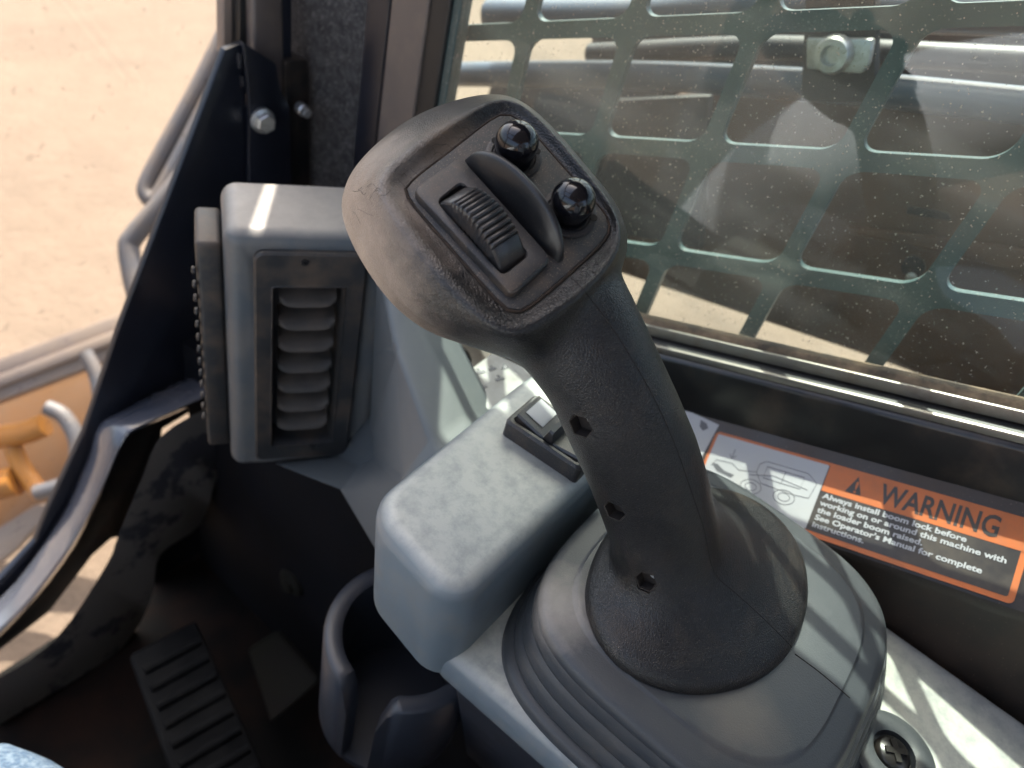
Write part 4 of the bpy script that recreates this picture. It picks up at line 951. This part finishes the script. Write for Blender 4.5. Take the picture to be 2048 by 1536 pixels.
tube('coupler_hose', [W(170, 705, 1.25), W(195, 760, 1.25), W(200, 850, 1.25), W(150, 900, 1.25)], .012, M['hose'], cpn, 14, 6)
prism('lower_bar', [W(u, v, 1.36) for u, v in ((-80, 1105), (70, 1010), (110, 1010), (30, 1100), (-80, 1190))], AF * .02, M['beam'], cpn, .003)

# ================================================================ CAB SHELL BEHIND THE CAMERA
cs = thing('cab_shell', (0, -.2, .3), 'dark roof, rear wall and seat of the machine cab around the operator', 'cab')
def slab(name, x0, x1, y0, y1, z0, z1, m='liner'): return box(name, Vector(((x0 + x1) / 2, (y0 + y1) / 2, (z0 + z1) / 2)), Vector(((x1 - x0) / 2, 0, 0)), Vector((0, (y1 - y0) / 2, 0)), Vector((0, 0, (z1 - z0) / 2)), M[m], cs, .003)
slab('roof_panel', .28, .47, -.68, .60, .325, .355); slab('roof_panel', -.53, -.45, -.68, .60, .325, .355)  # opening left between the roof panels is added to let in fill and sun
slab('roof_panel', -.45, .28, .55, .60, .325, .355); slab('roof_panel', -.45, .28, -.68, .14, .325, .355)
slab('roof_bar', -.14, -.11, .14, .55, .335, .350, 'black')
slab('rear_wall', -.53, .47, -.70, -.67, -.85, -.10); slab('rear_wall', -.53, -.45, -.70, -.67, -.10, .325); slab('rear_wall', .39, .47, -.70, -.67, -.10, .325)
box('left_lower_wall', Vector((-.53, 0, -.65)), Vector((.012, 0, 0)), Vector((0, .55, 0)), Vector((0, 0, .22)), M['liner'], cs, .003)
box('left_post', Vector((-.53, .50, -.05)), Vector((.02, 0, 0)), Vector((0, .03, 0)), Vector((0, 0, .40)), M['black'], cs, .003)
box('seat_cushion', Vector((-.02, -.28, -.60)), Vector((.19, 0, 0)), Vector((0, .22, 0)), Vector((0, 0, .05)), M['seat'], cs, .02, 4)
box('seat_back', Vector((-.02, -.50, -.25)), Vector((.19, 0, 0)), Vector((0, .04, 0)), Vector((0, 0, .36)), M['seat'], cs, .02, 4)

# ---- operator: mostly outside the frame; knee in the corner, sleeve reflected in the glass
op = thing('person', (-.02, -.25, -.55), 'seated person in pale blue shirt and jeans, only a denim knee showing lower left', 'person')
def skin_mesh(name, J, E, m, parent, root=0, sub=2):
    me = bpy.data.meshes.new(name); me.from_pydata([j[:3] for j in J], E, []); o = bpy.data.objects.new(name, me); COL.objects.link(o)
    sk_ = o.modifiers.new('s', 'SKIN'); su = o.modifiers.new('u', 'SUBSURF'); su.levels = sub; su.render_levels = sub
    for i, j in enumerate(J): me.skin_vertices[0].data[i].radius = (j[3], j[4] if len(j) > 4 else j[3])
    me.skin_vertices[0].data[root].use_root = True
    dg = bpy.context.evaluated_depsgraph_get(); dg.update()
    m2 = bpy.data.meshes.new_from_object(o.evaluated_get(dg)); bpy.data.objects.remove(o); shade(m2, 80); m2.materials.clear(); m2.name = name
    return link(name, m2, m, parent)
KX, KY, KZ = W(-110, 1640, .45)
skin_mesh('jeans', [(-.02, -.30, -.46, .14, .12), (.055, -.22, -.47, .085), (KX * .5 + .03, .0, KZ * .98, .075), (KX, KY, KZ, .058), (KX - .01, KY + .04, KZ - .18, .05), (KX - .02, KY + .02, -.82, .042), (-.11, -.22, -.47, .085), (-.20, .0, -.46, .075), (-.24, .20, -.46, .062), (-.24, .22, -.62, .05), (-.24, .20, -.82, .042)],
          [(0, 1), (1, 2), (2, 3), (3, 4), (4, 5), (0, 6), (6, 7), (7, 8), (8, 9), (9, 10)], M['denim'], op)
skin_mesh('shirt', [(-.02, -.30, -.42, .145, .12), (-.02, -.31, -.22, .15, .11), (-.02, -.31, -.03, .16, .10), (-.02, -.31, .06, .06), (-.17, -.30, .02, .06), (-.24, -.08, -.15, .065), (-.16, .12, -.26, .090), (-.12, .22, -.36, .085), (-.07, .30, -.54, .05), (.13, -.30, .02, .06), (.16, -.24, -.10, .05), (.09, -.15, -.10, .04)],
          [(0, 1), (1, 2), (2, 3), (2, 4), (4, 5), (5, 6), (6, 7), (7, 8), (2, 9), (9, 10), (10, 11)], M['shirt'], op)
skin_mesh('head_and_neck', [(-.02, -.31, .06, .052), (-.02, -.30, .12, .05), (-.02, -.29, .18, .072, .082), (-.02, -.29, .25, .075, .09)], [(0, 1), (1, 2), (2, 3)], M['skin'], op)
skin_mesh('hair', [(-.02, -.315, .22, .076, .08), (-.02, -.31, .275, .07, .075)], [(0, 1)], M['hair'], op)
def hand(w, d, up, name='hand'):
    d = d.normalized(); s = d.cross(up).normalized(); J = [(*w, .024, .016), (*(w + d * .045), .034, .014), (*(w + d * .08), .036, .012)]; E = [(0, 1), (1, 2)]
    for i, o_ in enumerate((-.028, -.009, .010, .028)):
        b = len(J); Ln = (.062, .078, .072, .056)[i]; p = w + d * .085 + s * o_
        for t in (0.1, .5, .8, 1.0): J.append((*(p + d * Ln * t * .9 - up * (Ln * t * t * .5)), .0085)); 
        E += [(2, b), (b, b + 1), (b + 1, b + 2), (b + 2, b + 3)]
    b = len(J); p = w + d * .03
    for t in (.3, .7, 1.0): J.append((*(p + s * .055 * t + d * .045 * t - up * .01), .010))
    E += [(1, b), (b, b + 1), (b + 1, b + 2)]
    return skin_mesh(name, J, E, M['skin'], op)
hand(Vector((-.055, .295, -.56)), Vector((.1, .6, -.75)), Vector((0, .8, .6)))
hand(Vector((.09, -.15, -.10)), Vector((-.5, .35, .6)), Vector((.6, .2, .5)))
